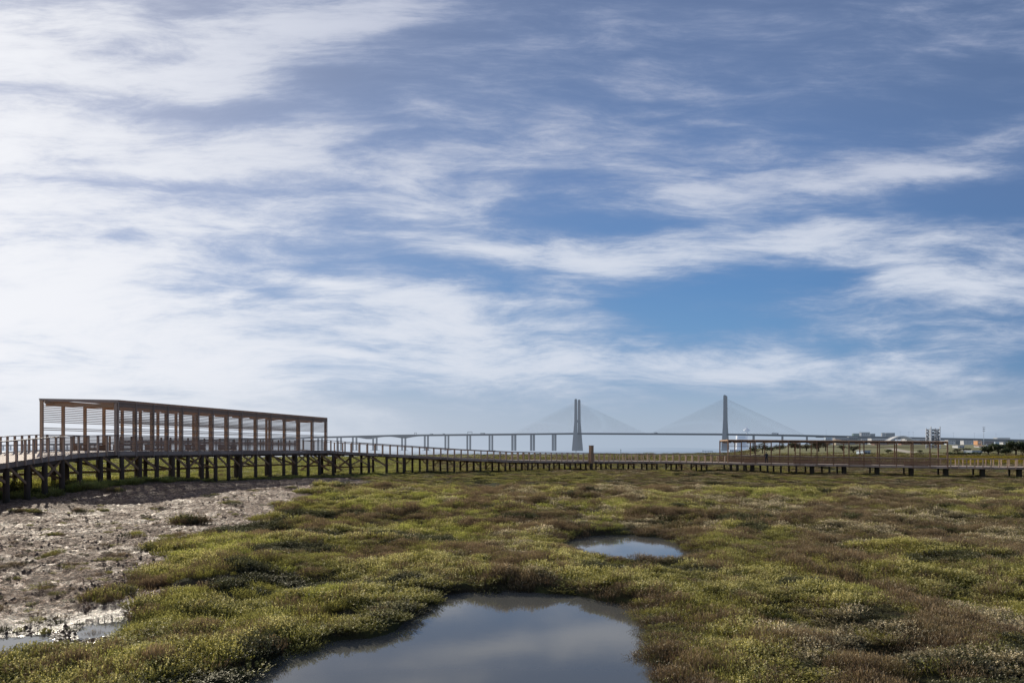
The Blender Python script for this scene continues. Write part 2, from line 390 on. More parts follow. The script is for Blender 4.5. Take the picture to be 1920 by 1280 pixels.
VM={
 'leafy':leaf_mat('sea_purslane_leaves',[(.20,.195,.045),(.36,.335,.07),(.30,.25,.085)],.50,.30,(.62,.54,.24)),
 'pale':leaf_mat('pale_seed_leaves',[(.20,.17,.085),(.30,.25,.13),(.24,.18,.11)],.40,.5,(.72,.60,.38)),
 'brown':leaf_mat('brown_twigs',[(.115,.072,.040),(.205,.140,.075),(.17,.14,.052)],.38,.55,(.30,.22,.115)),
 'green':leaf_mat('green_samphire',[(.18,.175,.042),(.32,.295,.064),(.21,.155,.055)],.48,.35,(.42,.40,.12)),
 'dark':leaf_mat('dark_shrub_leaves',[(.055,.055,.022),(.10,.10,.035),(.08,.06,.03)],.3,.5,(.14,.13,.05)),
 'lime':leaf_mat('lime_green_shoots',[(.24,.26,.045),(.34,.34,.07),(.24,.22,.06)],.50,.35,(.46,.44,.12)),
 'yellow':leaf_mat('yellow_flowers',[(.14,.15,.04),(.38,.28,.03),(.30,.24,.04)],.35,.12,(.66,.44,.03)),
}
def proto(kind,seed,R=.34,Hc=.30):
    r=np.random.default_rng(seed); V=[];Fc=[];S=[]
    if kind in('leafy','pale','dark','yellow'): ns,nl,L,W=70,11,.040,.015
    elif kind=='brown': ns,nl,L,W=110,6,.060,.0055
    else: ns,nl,L,W=130,5,.055,.008
    for i in range(ns):
        a=r.uniform(0,2*math.pi); q=math.sqrt(r.uniform())*R; bx,by=q*math.cos(a),q*math.sin(a)
        top=Hc*(1-.55*(q/R)**2)*r.uniform(.7,1.15)
        lx,ly=bx*r.uniform(.1,.6)+r.normal(0,.03),by*r.uniform(.1,.6)+r.normal(0,.03)
        # stem blade
        b=len(V); wd=.004; an=r.uniform(0,6.28); cx,cy=math.cos(an)*wd,math.sin(an)*wd
        V += [(bx-cx,by-cy,-.08),(bx+cx,by+cy,-.08),(bx+lx,by+ly,top)]; Fc.append((b,b+1,b+2)); S += [0,0,.8]
        for k in range(nl):
            t=(.25+.75*(k+r.uniform())/nl) if kind!='green' else (.1+.9*(k+r.uniform())/nl)
            px,py,pz=bx+lx*t,by+ly*t,top*t
            an=r.uniform(0,6.28); el=r.uniform(.1,1.2) if kind in('leafy','pale','dark','yellow') else r.uniform(.9,1.5)
            l=L*r.uniform(.6,1.3); w=W*r.uniform(.7,1.3)
            dx,dy,dz=math.cos(an)*math.cos(el),math.sin(an)*math.cos(el),math.sin(el)
            sx,sy=-math.sin(an),math.cos(an); tw=r.uniform(-.6,.6); sz=tw; nn=math.sqrt(1+tw*tw); sx/=nn;sy/=nn;sz/=nn
            b=len(V)
            V += [(px,py,pz),(px+dx*l*.5+sx*w,py+dy*l*.5+sy*w,pz+dz*l*.5+sz*w),(px+dx*l,py+dy*l,pz+dz*l),(px+dx*l*.5-sx*w,py+dy*l*.5-sy*w,pz+dz*l*.5-sz*w)]
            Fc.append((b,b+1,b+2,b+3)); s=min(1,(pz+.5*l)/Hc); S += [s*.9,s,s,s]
    me=bpy.data.meshes.new('clump_'+kind); me.from_pydata(V,[],Fc); me.materials.append(VM[kind])
    at=me.attributes.new('shade','FLOAT','POINT'); at.data.foreach_set('value',np.array(S,np.float32))
    return bpy.data.objects.new('clump_'+kind,me)
protos=[]; KIND={}
pc=bpy.data.collections.new('clump_library')
for kd in ('leafy','pale','brown','green','dark','yellow','lime'):
    KIND[kd]=[]
    for s in range(3):
        KIND[kd].append(len(protos)); o=proto(kd,100*len(protos)+s); o.name='c%02d_%s'%(len(protos),kd); protos.append(o); pc.objects.link(o)
def scatter(name,pts,idx,rot,scl,label=None,cat=None):
    me=bpy.data.meshes.new(name); me.vertices.add(len(pts)); me.vertices.foreach_set('co',pts.astype(np.float32).ravel())
    a=me.attributes.new('cidx','INT','POINT'); a.data.foreach_set('value',idx.astype(np.int32))
    a=me.attributes.new('crot','FLOAT_VECTOR','POINT'); a.data.foreach_set('vector',rot.astype(np.float32).ravel())
    a=me.attributes.new('cscl','FLOAT_VECTOR','POINT'); a.data.foreach_set('vector',scl.astype(np.float32).ravel())
    for k in VM: me.materials.append(VM[k])
    o=bpy.data.objects.new(name,me); COL.objects.link(o)
    ng=bpy.data.node_groups.new(name,'GeometryNodeTree')
    ng.interface.new_socket('Geometry',in_out='INPUT',socket_type='NodeSocketGeometry'); ng.interface.new_socket('Geometry',in_out='OUTPUT',socket_type='NodeSocketGeometry')
    gi=ng.nodes.new('NodeGroupInput'); go=ng.nodes.new('NodeGroupOutput')
    ci=ng.nodes.new('GeometryNodeCollectionInfo'); ci.inputs['Collection'].default_value=pc; ci.inputs['Separate Children'].default_value=True; ci.inputs['Reset Children'].default_value=True
    ip=ng.nodes.new('GeometryNodeInstanceOnPoints'); ip.inputs['Pick Instance'].default_value=True
    def attr(n,t):
        q=ng.nodes.new('GeometryNodeInputNamedAttribute'); q.data_type=t; q.inputs[0].default_value=n; return q.outputs[0]
    ng.links.new(gi.outputs[0],ip.inputs['Points']); ng.links.new(ci.outputs[0],ip.inputs['Instance'])
    ng.links.new(attr('cidx','INT'),ip.inputs['Instance Index']); ng.links.new(attr('crot','FLOAT_VECTOR'),ip.inputs['Rotation']); ng.links.new(attr('cscl','FLOAT_VECTOR'),ip.inputs['Scale'])
    ng.links.new(ip.outputs[0],go.inputs[0])
    md_=o.modifiers.new('scatter','NODES'); md_.node_group=ng
    tag(o,label,cat,kind='stuff'); return o
def band(d0,d1,n,s0,s1,um=.86):
    d=np.sqrt(rng.uniform(d0*d0,d1*d1,n)); u=rng.uniform(-um,um,n); return u*d,d,s0+(s1-s0)*(d-d0)/(d1-d0)
XS=[];YS=[];SS=[]
for a in ((5.5,16,5200,.72,.85,.95),(16,30,9000,.85,1.0,.8),(30,60,15000,1.0,1.5),(60,130,22000,1.5,2.2),(130,300,14000,2.6,4.8),(300,760,7000,6,11)):
    x,y,s=band(*a); XS.append(x);YS.append(y);SS.append(s)
x=np.concatenate(XS);y=np.concatenate(YS);s=np.concatenate(SS)
h,pw,pm,md,mm=ground_h(x,y,True)
keep=(pw<.02)&(pm<-.05)&(md<.05)&(h>-1.0)
keep&=~((y>150)&(rng.uniform(0,1,len(x))<.25))
# far bank on the right stays turf and track
u=x/y; keep&=~((u>.33)&(y>420))
keep&=~((y<70)&(pw<-.9)&(fbm(x*1.1+3,y*.9,3,131)<.29+.03*rng.normal(size=len(x))))
tuft=[(352,984,1.6,2.0),(372,984,1.3,1.4),(335,982,1.2,1.4),(208,1122,1.25,1.1),(222,1124,1.0,1.0),(195,1120,.8,.9),(155,966,.9,1.1),(190,964,.6,.8),(92,1006,.8,.5),(255,1003,.8,.7),(50,970,1.2,.8),(38,969,1.0,.7),(66,970,.8,.6),
 (205,938,1.3,1.4),(435,950,1.6,1.0),(200,982,.6,.5),(222,994,.5,.4),(100,1036,.7,.7),(520,948,1.0,.7),(400,938,1.0,.7),(205,1046,.9,.5),(75,1098,.9,.35),(60,1094,.8,.3),(280,1090,.6,.7),(130,1062,.6,.3),(318,1004,1.0,.6),(20,1060,.6,.5),(480,930,1.0,.6),(300,960,.7,.5),(540,925,1.2,.8),(270,975,.5,.5)]
tx=[];ty=[];ts=[];tz=[]
for px,py,sc,hh in tuft:
    q=w2(px,py,.0)
    for k in range(5):
        tx.append(q[0]+random.gauss(0,.22*sc)); ty.append(q[1]+random.gauss(0,.3*sc)); ts.append(sc*.75); tz.append(hh*.75)
for k in range(420):       # tiny sprigs scattered over the mud
    px=random.uniform(-40,620); py=random.uniform(915,1180); q=w2(px,py,0)
    tx.append(q[0]);ty.append(q[1]);ts.append(random.uniform(.2,.5));tz.append(random.uniform(.1,.4))
x=x[keep];y=y[keep];s=s[keep];h=h[keep];pw=pw[keep];u=x/y
# plant type by patches: greener to the left, browner and paler to the right
nA=fbm(x*.30,y*.17,5,71)+.16*np.clip(u,-.8,.8)-.025*sstep(y,40,70)*(u<.1); nB=fbm(x*.5+50,y*.33,4,77); nC=fbm(x*.09+9,y*.06,3,83)
kind=np.where(nA<.535,0,1)           # 0 green family, 1 brown family
t=np.where(kind==0,np.where(nB>.52,0,3),np.where(nB>.56,1,2))   # leafy,green | pale,brown
t=np.where((kind==0)&(rng.uniform(0,1,len(x))<.10),2,t)
t=np.where((kind==1)&(rng.uniform(0,1,len(x))<.28),3,t)
t=np.where((t==1)&(u<-.05+.1*rng.normal(size=len(x))),np.where(nC<.5,0,2),t)
t=np.where((pw>-.35)&(rng.uniform(0,1,len(x))<.5),np.where(u<0,3,2),t)
drk=fbm(x*.3,y*.5,3,91); t=np.where((drk>.66)&(t!=1)&~((y<17)&(u<.0)),4,t)
# the bright lime strip left of and under the raised walk
lime=(u<-.12)&(y>48)&(x<-22+ (y-54)*.24+1)
limep=(((u-.32)/.09)**2+((y-52)/7)**2<1+.8*(fbm(x*.3,y*.3,3,33)-.5)*2)|(((u+.40)/.03)**2+((y-29)/1.2)**2<1)|((fbm(x*.22,y*.16,3,37)>.66)&(u<.15))
t=np.where((lime&(rng.uniform(0,1,len(x))<.7))|(limep&(t!=4)&(rng.uniform(0,1,len(x))<.42)),6,t)
FX=[q[0][0] for q in SECF];FY=[q[0][1] for q in SECF]; fy=np.interp(x,FX,FY); shade_band=(x>-22)&(y>fy-3.0)&(y<fy+3.5)&(rng.uniform(0,1,len(x))<.75); t=np.where(shade_band,4,t)  # dark clumps stand in for the shade along the low boardwalk
t=np.where((pw>-.8)&(fbm(x*.9,y*.9,3,55)>.47)&(rng.uniform(0,1,len(x))<.7),np.where(u>-.03,2,4),t)
t=np.where((y<18)&(u<-.02)&((t==2)|(t==1))&(rng.uniform(0,1,len(x))<.75),0,t)
yel=(u>.575)&(y>176)&(y<255); t=np.where(yel&(fbm(x*.08,y*.08,2,5)>.38),5,t)
hs=(.70+1.3*1.2*(fbm(x*.7,y*.55,3,95)-.40)+.5*(fbm(x*1.8,y*1.6,2,99)-.5))*(1-.45*sstep(pw,-1.0,-.1)*(pw>-5))
hs=hs*np.where(t==2,1.15,1.0)*np.where(y>130,.55,1.0)*np.where((y>60)&(y<=130),.55,1)
hs=np.where(t==3,hs*.8,hs)
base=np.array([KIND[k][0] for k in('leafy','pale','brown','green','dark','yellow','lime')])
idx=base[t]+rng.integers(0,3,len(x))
scl=np.stack([s,s,s*np.clip(hs,.30,1.6)*np.where(y>60,.75,1.0)*np.where(y>150,np.clip(2.6/s,.2,1),1)],-1)
rot=np.stack([rng.normal(0,.10,len(x)),rng.normal(0,.10,len(x)),rng.uniform(0,6.28,len(x))],-1)
isy=(t==5)
pts=np.stack([x,y,h-.02],-1)
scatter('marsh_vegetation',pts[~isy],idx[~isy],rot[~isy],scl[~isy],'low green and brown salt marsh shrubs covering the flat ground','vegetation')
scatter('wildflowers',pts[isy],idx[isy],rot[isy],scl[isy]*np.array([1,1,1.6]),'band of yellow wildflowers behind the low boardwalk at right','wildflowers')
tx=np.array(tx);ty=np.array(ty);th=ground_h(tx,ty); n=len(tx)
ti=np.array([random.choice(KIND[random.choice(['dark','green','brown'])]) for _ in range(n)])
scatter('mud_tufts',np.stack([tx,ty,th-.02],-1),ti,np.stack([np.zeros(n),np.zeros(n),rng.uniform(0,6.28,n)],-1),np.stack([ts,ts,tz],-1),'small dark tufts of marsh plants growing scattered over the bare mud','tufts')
# clods and dry stalks lying on the mud
def clods():
    r=np.random.default_rng(3); V=[];Fc=[]
    n=16000; px=r.uniform(-120,700,n); py=900+310*r.uniform(0,1,n)**1.0
    d=(CAM-0)*F/(py-HZ); X_=(px-960)/F*d
    hh,pw_,pm_,md_,m_=ground_h(X_,d,True); k=(md_>0)&(pm_<.05)&(fbm(X_*.6,d*.5,4,15)>.47+.12*r.normal(size=n)*.5)
    X_=X_[k];d=d[k];hh=hh[k]
    for a,b,c in zip(X_,d,hh):
        sz=r.uniform(.012,.045)*(1+b*.02); i=len(V)
        if r.uniform()<.45:
            an=r.uniform(0,6.28); L=r.uniform(.08,.3); dx,dy=math.cos(an)*L,math.sin(an)*L; w=.006*(1+b*.03)
            z1=c+r.uniform(.0,.08)
            V += [(a,b,c+.005),(a+w,b+w,c+.012),(a+dx,b+dy,z1),(a+dx-w,b+dy,z1+w)]; Fc += [(i,i+1,i+2),(i,i+2,i+3),(i+1,i+3,i+2),(i,i+3,i+1)]
        else:
            o=[(1,0),(.3,1),(-.8,.6),(-.9,-.6),(.2,-1)]
            V += [(a+sz*q*r.uniform(.6,1.3),b+sz*w*r.uniform(.6,1.3),c-.01) for q,w in o]+[(a+r.normal(0,sz*.3),b+r.normal(0,sz*.3),c+sz*r.uniform(.4,1.0))]
            Fc += [(i+j,i+(j+1)%5,i+5) for j in range(5)]
    me=bpy.data.meshes.new('mud_litter'); me.from_pydata(V,[],Fc); me.materials.append(simple_mat('litter',(.10,.068,.045),.8,0,.4,9.0))
    o=bpy.data.objects.new('mud_litter',me); COL.objects.link(o); tag(o,'brown clods and dry plant litter strewn over the bare mud flat','debris',kind='stuff')
clods()

# ------------------------------------------------------------------ the boardwalk
# (front x,y), (back x,y), deck z
fr=[Vector((a[0],a[1],z)) for a,b,z in SEC]; bk=[Vector((b[0],b[1],z)) for a,b,z in SEC]
cum=[0]
for a,b in zip(fr[:-1],fr[1:]): cum.append(cum[-1]+(b-a).length)
def at(s_):
    i=max(0,min(len(cum)-2,next((k for k in range(len(cum)-1) if cum[k+1]>=s_),len(cum)-2)))
    t=(s_-cum[i])/(cum[i+1]-cum[i]); return fr[i].lerp(fr[i+1],t), bk[i].lerp(bk[i+1],t), (fr[i+1]-fr[i]).normalized()
IA=7; IB=8; IC=17; ID=18
def gz(x,y): return float(ground_h(np.array([float(x)]),np.array([float(y)]))[0])
bw=empty('timber_boardwalk',(0,0,0)); tag(bw,'long curved timber boardwalk on piles crossing the salt marsh, with post railings','boardwalk')
class Parts:
    """individual parts; the 100 largest in view stay individual, the rest become one 'stuff' part"""
    def __init__(s,name,mat,parent): s.name=name;s.mat=mat;s.parent=parent;s.items=[]
    def new(s,pos,vis=1.0):
        m=MB(); s.items.append((math.hypot(pos[0],pos[1])/vis,m)); return m
    def flush(s,lim=100):
        s.items.sort(key=lambda q:q[0])
        for _,m in s.items[:lim]: m.build(s.name,s.mat,s.parent)
        if len(s.items)>lim:
            r=MB()
            for _,m in s.items[lim:]: r.add(m.v,m.f)
            tag(r.build(s.name,s.mat,s.parent),kind='stuff')
inview=lambda p: abs(p[0]/max(p[1],1))<.70
dk=MB(); dk2=MB(); s_=0; L=cum[-1]
while s_<L:
    f0,b0,_=at(s_); f1,b1,_=at(min(L,s_+.138)); z=Vector((0,0,.035+random.uniform(-.003,.003))); e=(f0-b0).normalized()*.03
    (dk if s_<cum[9] else dk2).hexa([f0+e-z,f1+e-z,b1-e-z,b0-e-z,f0+e,f1+e,b1-e,b0-e]); s_+=.15
dk.build('deck',M['plank_wood'],bw); dk2.build('deck',M['pale_wood'],bw)  # low stretch: sunlit brightness of the deck put into paler planks
# fascia boards and beams under the deck
fs1=MB(); 
def strip(m,pts,off_in,zt,zb,th,sgn):
    for i in range(len(pts)-1):
        m.bar(pts[i]+Vector((0,0,(zt+zb)/2)),pts[i+1]+Vector((0,0,(zt+zb)/2)),th,zt-zb)
def dense(front=True,step=1.5,ins=0.0):
    r=[];k=0
    while k<L:
        f,b,_=at(k); w=(b-f).normalized(); r.append(f+w*ins if front else b-w*ins); k+=step
    return r
FD=dense(True); BD=dense(False)
strip(fs1,FD,0,-.05,-.30,.06,1); fs1.build('front_fascia',M['grey_wood'],bw)
fs2=MB(); strip(fs2,BD,0,-.05,-.30,.06,1); fs2.build('rear_fascia',M['grey_wood'],bw)
for fr_ in (True,False):
    bm_=MB(); dd_=dense(fr_,1.5,.35); nh=int(cum[9]/1.5); strip(bm_,dd_[:nh+1],0,-.32,-.55,.18,1); strip(bm_,dd_[nh:],0,-.302,-.36,.18,1); bm_.build('support_beam',M['pile_wood'],bw)
hr=MB()
for i in range(len(FD)-1):
    hr.bar(FD[i]+Vector((0,0,1.15)),FD[i+1]+Vector((0,0,1.15)),.15,.055 if i*1.5<cum[9] else .10)
hr.build('front_handrail',M['grey_wood'],bw)
hr=MB()
for i in range(len(BD)-1): hr.bar(BD[i]+Vector((0,0,1.15)),BD[i+1]+Vector((0,0,1.15)),.15,.055 if i*1.5<cum[9] else .09)
hr.build('rear_handrail',M['grey_wood'],bw)
ke=MB()
for i in range(len(BD)-1): ke.bar(BD[i]+Vector((0,0,.06)),BD[i+1]+Vector((0,0,.06)),.09,.08)
ke.build('kerb_board',M['pale_wood'],bw)
rp=Parts('railing_post',M['rail_wood'],bw)
k=.2
while k<L:
    f,b,dr=at(k); inside=(cum[IA]+.3<k<cum[IB]-.3) or (cum[IC]+.3<k<cum[ID]-.3)
    st=1.02 if k<cum[IA] else 1.06
    w=(b-f).normalized()
    for q,sg in ((f,-1),(b,1)):
        if inside and sg==-1: continue
        c=q+w*sg*.055
        m=rp.new(c,(1.0 if inview(c) else .2)*(1.0 if sg==-1 else .9)*(.5 if inside else 1)); m.post(c.x,c.y,q.z-(.30 if sg==-1 else .02),q.z+1.125,(dr.x,dr.y),.13,.10)
    k+=st
rp.flush()
pl=Parts('pile',M['pile_wood'],bw); br=Parts('brace',M['brace_wood'],bw)
def pile(p,zt,r,vis=1.0,sq=False):
    g=gz(p.x,p.y)-.3; m=pl.new(p,(1 if inview(p) else .2)*vis)
    j=random.uniform(-.03,.03)
    if sq: m.post(p.x,p.y,g,zt,(1,0),r*2,r*2)
    else: m.tube((p.x+j,p.y,g),(p.x,p.y,zt),r*1.05,r*.95,10)
# closely set rows under the raised part
k=cum[1]; rowpts=[]
kend=cum[10]+1.0
while k<kend:
    rowpts.append(k)
    k+= 2.35 if k<cum[IA] else (1.85 if k<cum[IA]+14 else 2.5)
prev=None
for n_,k in enumerate(rowpts):
    f,b,dr=at(k); w=(b-f); wn=w.normalized(); W=w.length; zt=f.z-.30
    pf=f+wn*.25; pb=b-wn*.25; pm_=f+w*.5
    pile(pf,zt,.165); 
    if n_%2==0: pile(pb,zt,.15,.8)
    if n_%2==1: pile(pm_,zt,.15,.7)
    if prev is not None:
        q=prev; m=br.new(pf); lo=zt-(1.15 if f.z>2.7 else .85)
        m.bar(q+Vector((0,0,zt+.0-q.z)),Vector((pf.x,pf.y,lo)),.07,.16)
        if n_%4==1: br.new(pf).bar(Vector((q.x,q.y,lo)),Vector((pf.x,pf.y,zt)),.06,.15)
        if n_%2==0:
            q2=prevb; br.new(pb,.8).bar(Vector((q2.x,q2.y,zt-1.3)),Vector((pb.x,pb.y,zt-1.3)),.08,.18)
    if n_%3==0: br.new(pm_,.9).bar(Vector((pb.x,pb.y,zt-.1)),Vector((pf.x,pf.y,zt-1.25)),.08,.17)
    if n_%2==0: prevb=pb
    prev=pf
# crossing braces beyond the slatted shelter
for k in (cum[IB]+.3,cum[IB]+2.2,cum[IB]+4.0):
    f,b,dr=at(k); zt=f.z-.35; g=gz(f.x,f.y)
    br.new(f,1.5).bar(Vector((f.x,f.y,zt)),Vector((b.x,b.y,g+.6)),.09,.18); br.new(f,1.5).bar(Vector((b.x,b.y,zt)),Vector((f.x,f.y,g+.6)),.09,.18)
# four-pile bents under the ramp and the low part
k=cum[10]+2.6
while k<cum[IC]-1:
    f,b,dr=at(k); w=b-f; zt=f.z-.42
    fa_,_b,_d=at(k+.9); _f,ba_,_d=at(k-.9); cap=br.new(f); cap.bar(Vector((fa_.x,fa_.y,zt+.0)),Vector((ba_.x,ba_.y,zt+.0)),.16,.14)
    for i in range(4):
        f_,b_,_d=at(k-(i-1.5)*.55); p=f_+(b_-f_)*(.10+.26*i); pile(p,zt+.05,.14)
    for a,c in ((.10,.30),(.88,.68)):
        _1,_2,_d=at(k-(a-.5)*2.1); _3,_4,_d=at(k-(c-.5)*2.1); p=_1+(_2-_1)*a; q=_3+(_4-_3)*c; br.new(p).bar(Vector((p.x,p.y,zt-.75)),Vector((q.x,q.y,zt)),.08,.12)
    k+=4.15
# heavy square piers under the far shelter and beyond
for px in (1372,1384,1396,1413,1440,1465,1494,1525,1556,1585,1647,1711,1776,1846,1917,1990):
    kk=0
    lo,hi=0,L
    for _ in range(40):
        mid=(lo+hi)/2; f,b,dr=at(mid); 
        if 960+f.x/f.y*F<px: lo=mid
        else: hi=mid
    f,b,dr=at(lo); wn=(b-f).normalized(); W=(b-f).length
    big=px in(1413,1525,1585,1647,1711,1776,1846,1917,1990)
    r=.27 if big else .16
    pile(f+wn*(.9 if big else .3),f.z-.3,r,1.2,sq=big); pile(b-wn*.3,f.z-.3,.16,.7)
pl.flush(); br.flush()

# tall square timber totem and lit end post
def pix_s(px):
    lo,hi=cum[9],L
    for _ in range(40):
        mid=(lo+hi)/2; f,b,dr=at(mid)
        if 960+f.x/f.y*F<px: lo=mid
        else: hi=mid
    return lo
f,b,dr=at(pix_s(1107)); wn=(b-f).normalized(); c=f+wn*(-.35)
t=empty('timber_pillar',(c.x,c.y,gz(c.x,c.y))); tag(t,'tall square timber pillar standing upright against the low boardwalk railing','pillar')
m=MB(); m.post(c.x,c.y,f.z-.35,f.z+2.28,(dr.x,dr.y),.52,.50); m.build('shaft',M['red_wood'],t)
m=MB(); m.post(c.x,c.y,f.z+2.283,f.z+2.34,(dr.x,dr.y),.60,.58); m.build('cap',M['grey_wood'],t)
m=MB(); m.post(c.x,c.y,gz(c.x,c.y)-.2,f.z-.353,(dr.x,dr.y),.34,.34); m.build('foot',M['pile_wood'],t)

# ------------------------------------------------------------------ slatted shelters
ROWS=[.10,.205,.31,.415,.52,.625,.73,.835,.94,1.045,1.50,1.63]+[2.06+.13*i for i in range(10)]
ROWS2=[.12,.25,.38,.51,.64,.77,.9,1.03,1.3,2.6,2.8,3.0,3.2]
def shelter(A,Bp,C,D,fz0,fz1,tsF,tsR,label,mats,rows,Ht=3.62,skirt=True,post=(.10,.24),sl=.055,rowf=None):
    rt=empty('slatted_shelter',(A.x,A.y,fz0)); tag(rt,label,'shelter')
    def fp(t,z=0): p=A.lerp(Bp,t); return Vector((p.x,p.y,fz0+(fz1-fz0)*t+z))
    def rp_(t,z=0): p=C.lerp(D,t); return Vector((p.x,p.y,fz0+(fz1-fz0)*t+z))
    fd=(Bp-A).normalized(); inn=Vector((-fd.y,fd.x,0)); 
    if inn.dot(C-A)<0: inn=-inn
    for n_,(fn,ts,sg,nm) in enumerate(((fp,tsF,1,'front'),(rp_,tsR,-1,'rear'))):
        for i,t in enumerate(ts):
            p=fn(t)+inn*sg*(post[1]/2+.04); 
            w=post[0] if 0<i<len(ts)-1 else post[0]*1.2
            m=MB(); m.post(p.x,p.y,p.z-(.02 if sg<0 else .30),p.z+Ht-.06,(inn.x,inn.y),post[1],w)
            m.build('post',mats['post'] if (sg<0 or 0<i<len(ts)-1) else mats['outer'],rt)
            if sg>0:
                q=fn(t)-inn*.055; m=MB(); m.post(q.x,q.y,q.z-.42,q.z+Ht,(fd.x,fd.y),.075,.05); m.build('batten',mats['outer'] if skirt or i==0 else mats['post'],rt)
        for i in range(len(ts)-1):
            m=MB()
            rr=list(rows if sg<0 else (rowf or rows))
            if sg>0 and skirt: rr += [-.10,-.22,-.34,Ht-.08,Ht-.17,Ht-.26,Ht-.35]
            if sg<0: rr += [Ht-.14]
            for z in rr:
                m.bar(fn(ts[i],z),fn(ts[i+1],z),.03,(sl if (z>1.2 or sl>.05) else .075) if not(sg>0 and skirt and (z>Ht-.4 or z<0)) else .075)
            m.build('slat_screen',mats['slat'],rt)
        m=MB(); m.bar(fn(0,Ht-.17)+inn*sg*.42,fn(1,Ht-.17)+inn*sg*.42,.07,.26); m.build('roof_beam',mats['beam'],rt)
    for t in (0.0,1.0):
        m=MB(); m.bar(fp(t,Ht-.03)-inn*.03,rp_(t,Ht-.03)+inn*.03,.10,.18); m.build('end_beam',mats['outer'],rt)
        m=MB(); q=fp(t,Ht-.33)+fd*(.5 if t==0 else -.5); q2=rp_(t,Ht-.33)+fd*(.5 if t==0 else -.5); m.bar(q,q2,.07,.24); m.build('cross_beam',mats['beam'],rt)
    for t in tsF[1:-1]:
        m=MB(); m.bar(fp(t,Ht-.30)+inn*.1,rp_(t,Ht-.30)-inn*.1,.08,.20); m.build('rafter',mats['beam'],rt)
    Lr=(Bp-A).length; n=int(Lr/.17); m=MB()
    for i in range(n+1):
        t=i/n; m.bar(fp(t,Ht+.05)-inn*.09,rp_(t,Ht+.05)+inn*.09,.05,.045)
    m.build('roof_slats',mats.get('roof',mats['slat']),rt)
    return rt,fp,rp_,fd,inn
def tpx(A,Bp,px):
    u_=(px-960)/F; # solve (A+t(B-A)).x = u * y
    dx=Bp.x-A.x; dy=Bp.y-A.y
    return (u_*A.y-A.x)/(dx-u_*dy)
A=Vector((-28.5,54,0));B_=Vector((-21.1,85,0));C=Vector((-33.2,52.5,0));D=Vector((-24.9,86.8,0))
tf=[0]+[tpx(A,B_,p) for p in (255,287.5,314.6,341.7,372,399,427.5,453,481.5,508,535,560,586.7)]+[1]
tr=[0]+[tpx(C,D,p) for p in (115,156,191.6,226,260,293,327,360,391,420,447,475,497)]
tr=[t for t in tr if t<.97]+[1]
m1={'post':M['orange_wood'],'outer':M['grey_wood'],'slat':M['slat_wood'],'beam':M['orange_wood']}
sh1,fp,rp1,fd,inn=shelter(A,B_,C,D,3.18,3.20,tf,tr,'large slatted timber shelter at left, raised high on the boardwalk, nearest to the viewer',m1,ROWS)
def bench(p0,p1,inn_,dep,label,grp,mat,h=.45,back=False):
    p0=Vector(p0);p1=Vector(p1); rt=empty('bench',tuple((p0+p1)/2)); tag(rt,label,'bench',grp)
    m=MB(); z=Vector((0,0,h-.03)); 
    for k in range(4):
        o_=inn_*(dep*(k+.5)/4); m.bar(p0+o_+z,p1+o_+z,dep/4-.015,.05)
    m.build('seat',mat,rt)
    m=MB()
    for k in range(5):
        zz=Vector((0,0,.05+k*(h-.1)/4.6)); m.bar(p0+inn_*.03+zz,p1+inn_*.03+zz,.03,.07); 
    m.build('front_panel',mat,rt)
    for e in (0,1):
        q=p0 if e==0 else p1; dd=(p1-p0).normalized()*(.05 if e==0 else -.05); m=MB(); c0=q+dd+inn_*(dep/2)
        m.bar(c0-inn_*(dep/2-.06)+Vector((0,0,h/2-.03)),c0+inn_*(dep/2-.02)+Vector((0,0,h/2-.03)),.06,h-.08); m.build('side_panel',mat,rt)
    return rt
bl=['first','second','third','fourth','fifth']
for i,(a,b) in enumerate(((128,176),(202,238),(262,300),(338,366),(400,425))):
    ta,tb=tpx(C,D,a),tpx(C,D,b); q=rp1(ta);r_=rp1(tb)
    bench(q-inn*1.15,r_-inn*1.15,inn,.7,'timber box bench inside the near slatted shelter, %s from its open left end'%bl[i],'benches in the near shelter',M['red_wood'],.5)
A2=Vector((34.7,120,0));B2=Vector((63.6,109,0));C2=Vector((35.1,126,0));D2=Vector((65.4,114.6,0))
tf2=[0]+[tpx(A2,B2,p) for p in (1390,1416,1446,1478,1500,1532,1563,1592,1620,1649,1681,1712,1744)]+[1]
tr2=[0]+[tpx(C2,D2,p) for p in (1378,1407,1434,1462,1491,1521,1551,1582,1612,1645,1677,1708)]; tr2=[t for t in tr2 if t<.97]+[1]
M['brown_wood']=wood_mat('dark_brown_timber',(.12,.066,.042),(.27,.16,.10))
M['roof_wood']=wood_mat('shaded_roof_timber',(.05,.028,.018),(.12,.07,.045))  # darker copy of the brown timber, roof shade put into its colour
m2={'roof':M['roof_wood'],'post':M['brown_wood'],'outer':M['orange_wood'],'slat':M['brown_wood'],'beam':M['roof_wood']}  # lighter outer timber puts the sunlit look of the left end into colour
sh2,fp2,rp2,fd2,inn2=shelter(A2,B2,C2,D2,1.16,.80,tf2,tr2,'long reddish brown slatted shelter on the far low boardwalk at right',m2,ROWS2,3.64,False,(.16,.20),.04,[.12,.24,.36,.48,.60,.72,.84,.96,1.1,2.7,2.95])
for i,(a,b) in enumerate(((1395,1420),(1488,1532),(1592,1635),(1697,1742))):
    ta,tb=tpx(A2,B2,a),tpx(A2,B2,b); q=fp2(ta);r_=fp2(tb)
    bench(q+inn2*.6,r_+inn2*.6,inn2,.8,'dark timber box bench inside the far shelter, %s from its left end'%bl[i],'benches in the far shelter',M['red_wood'],.85)

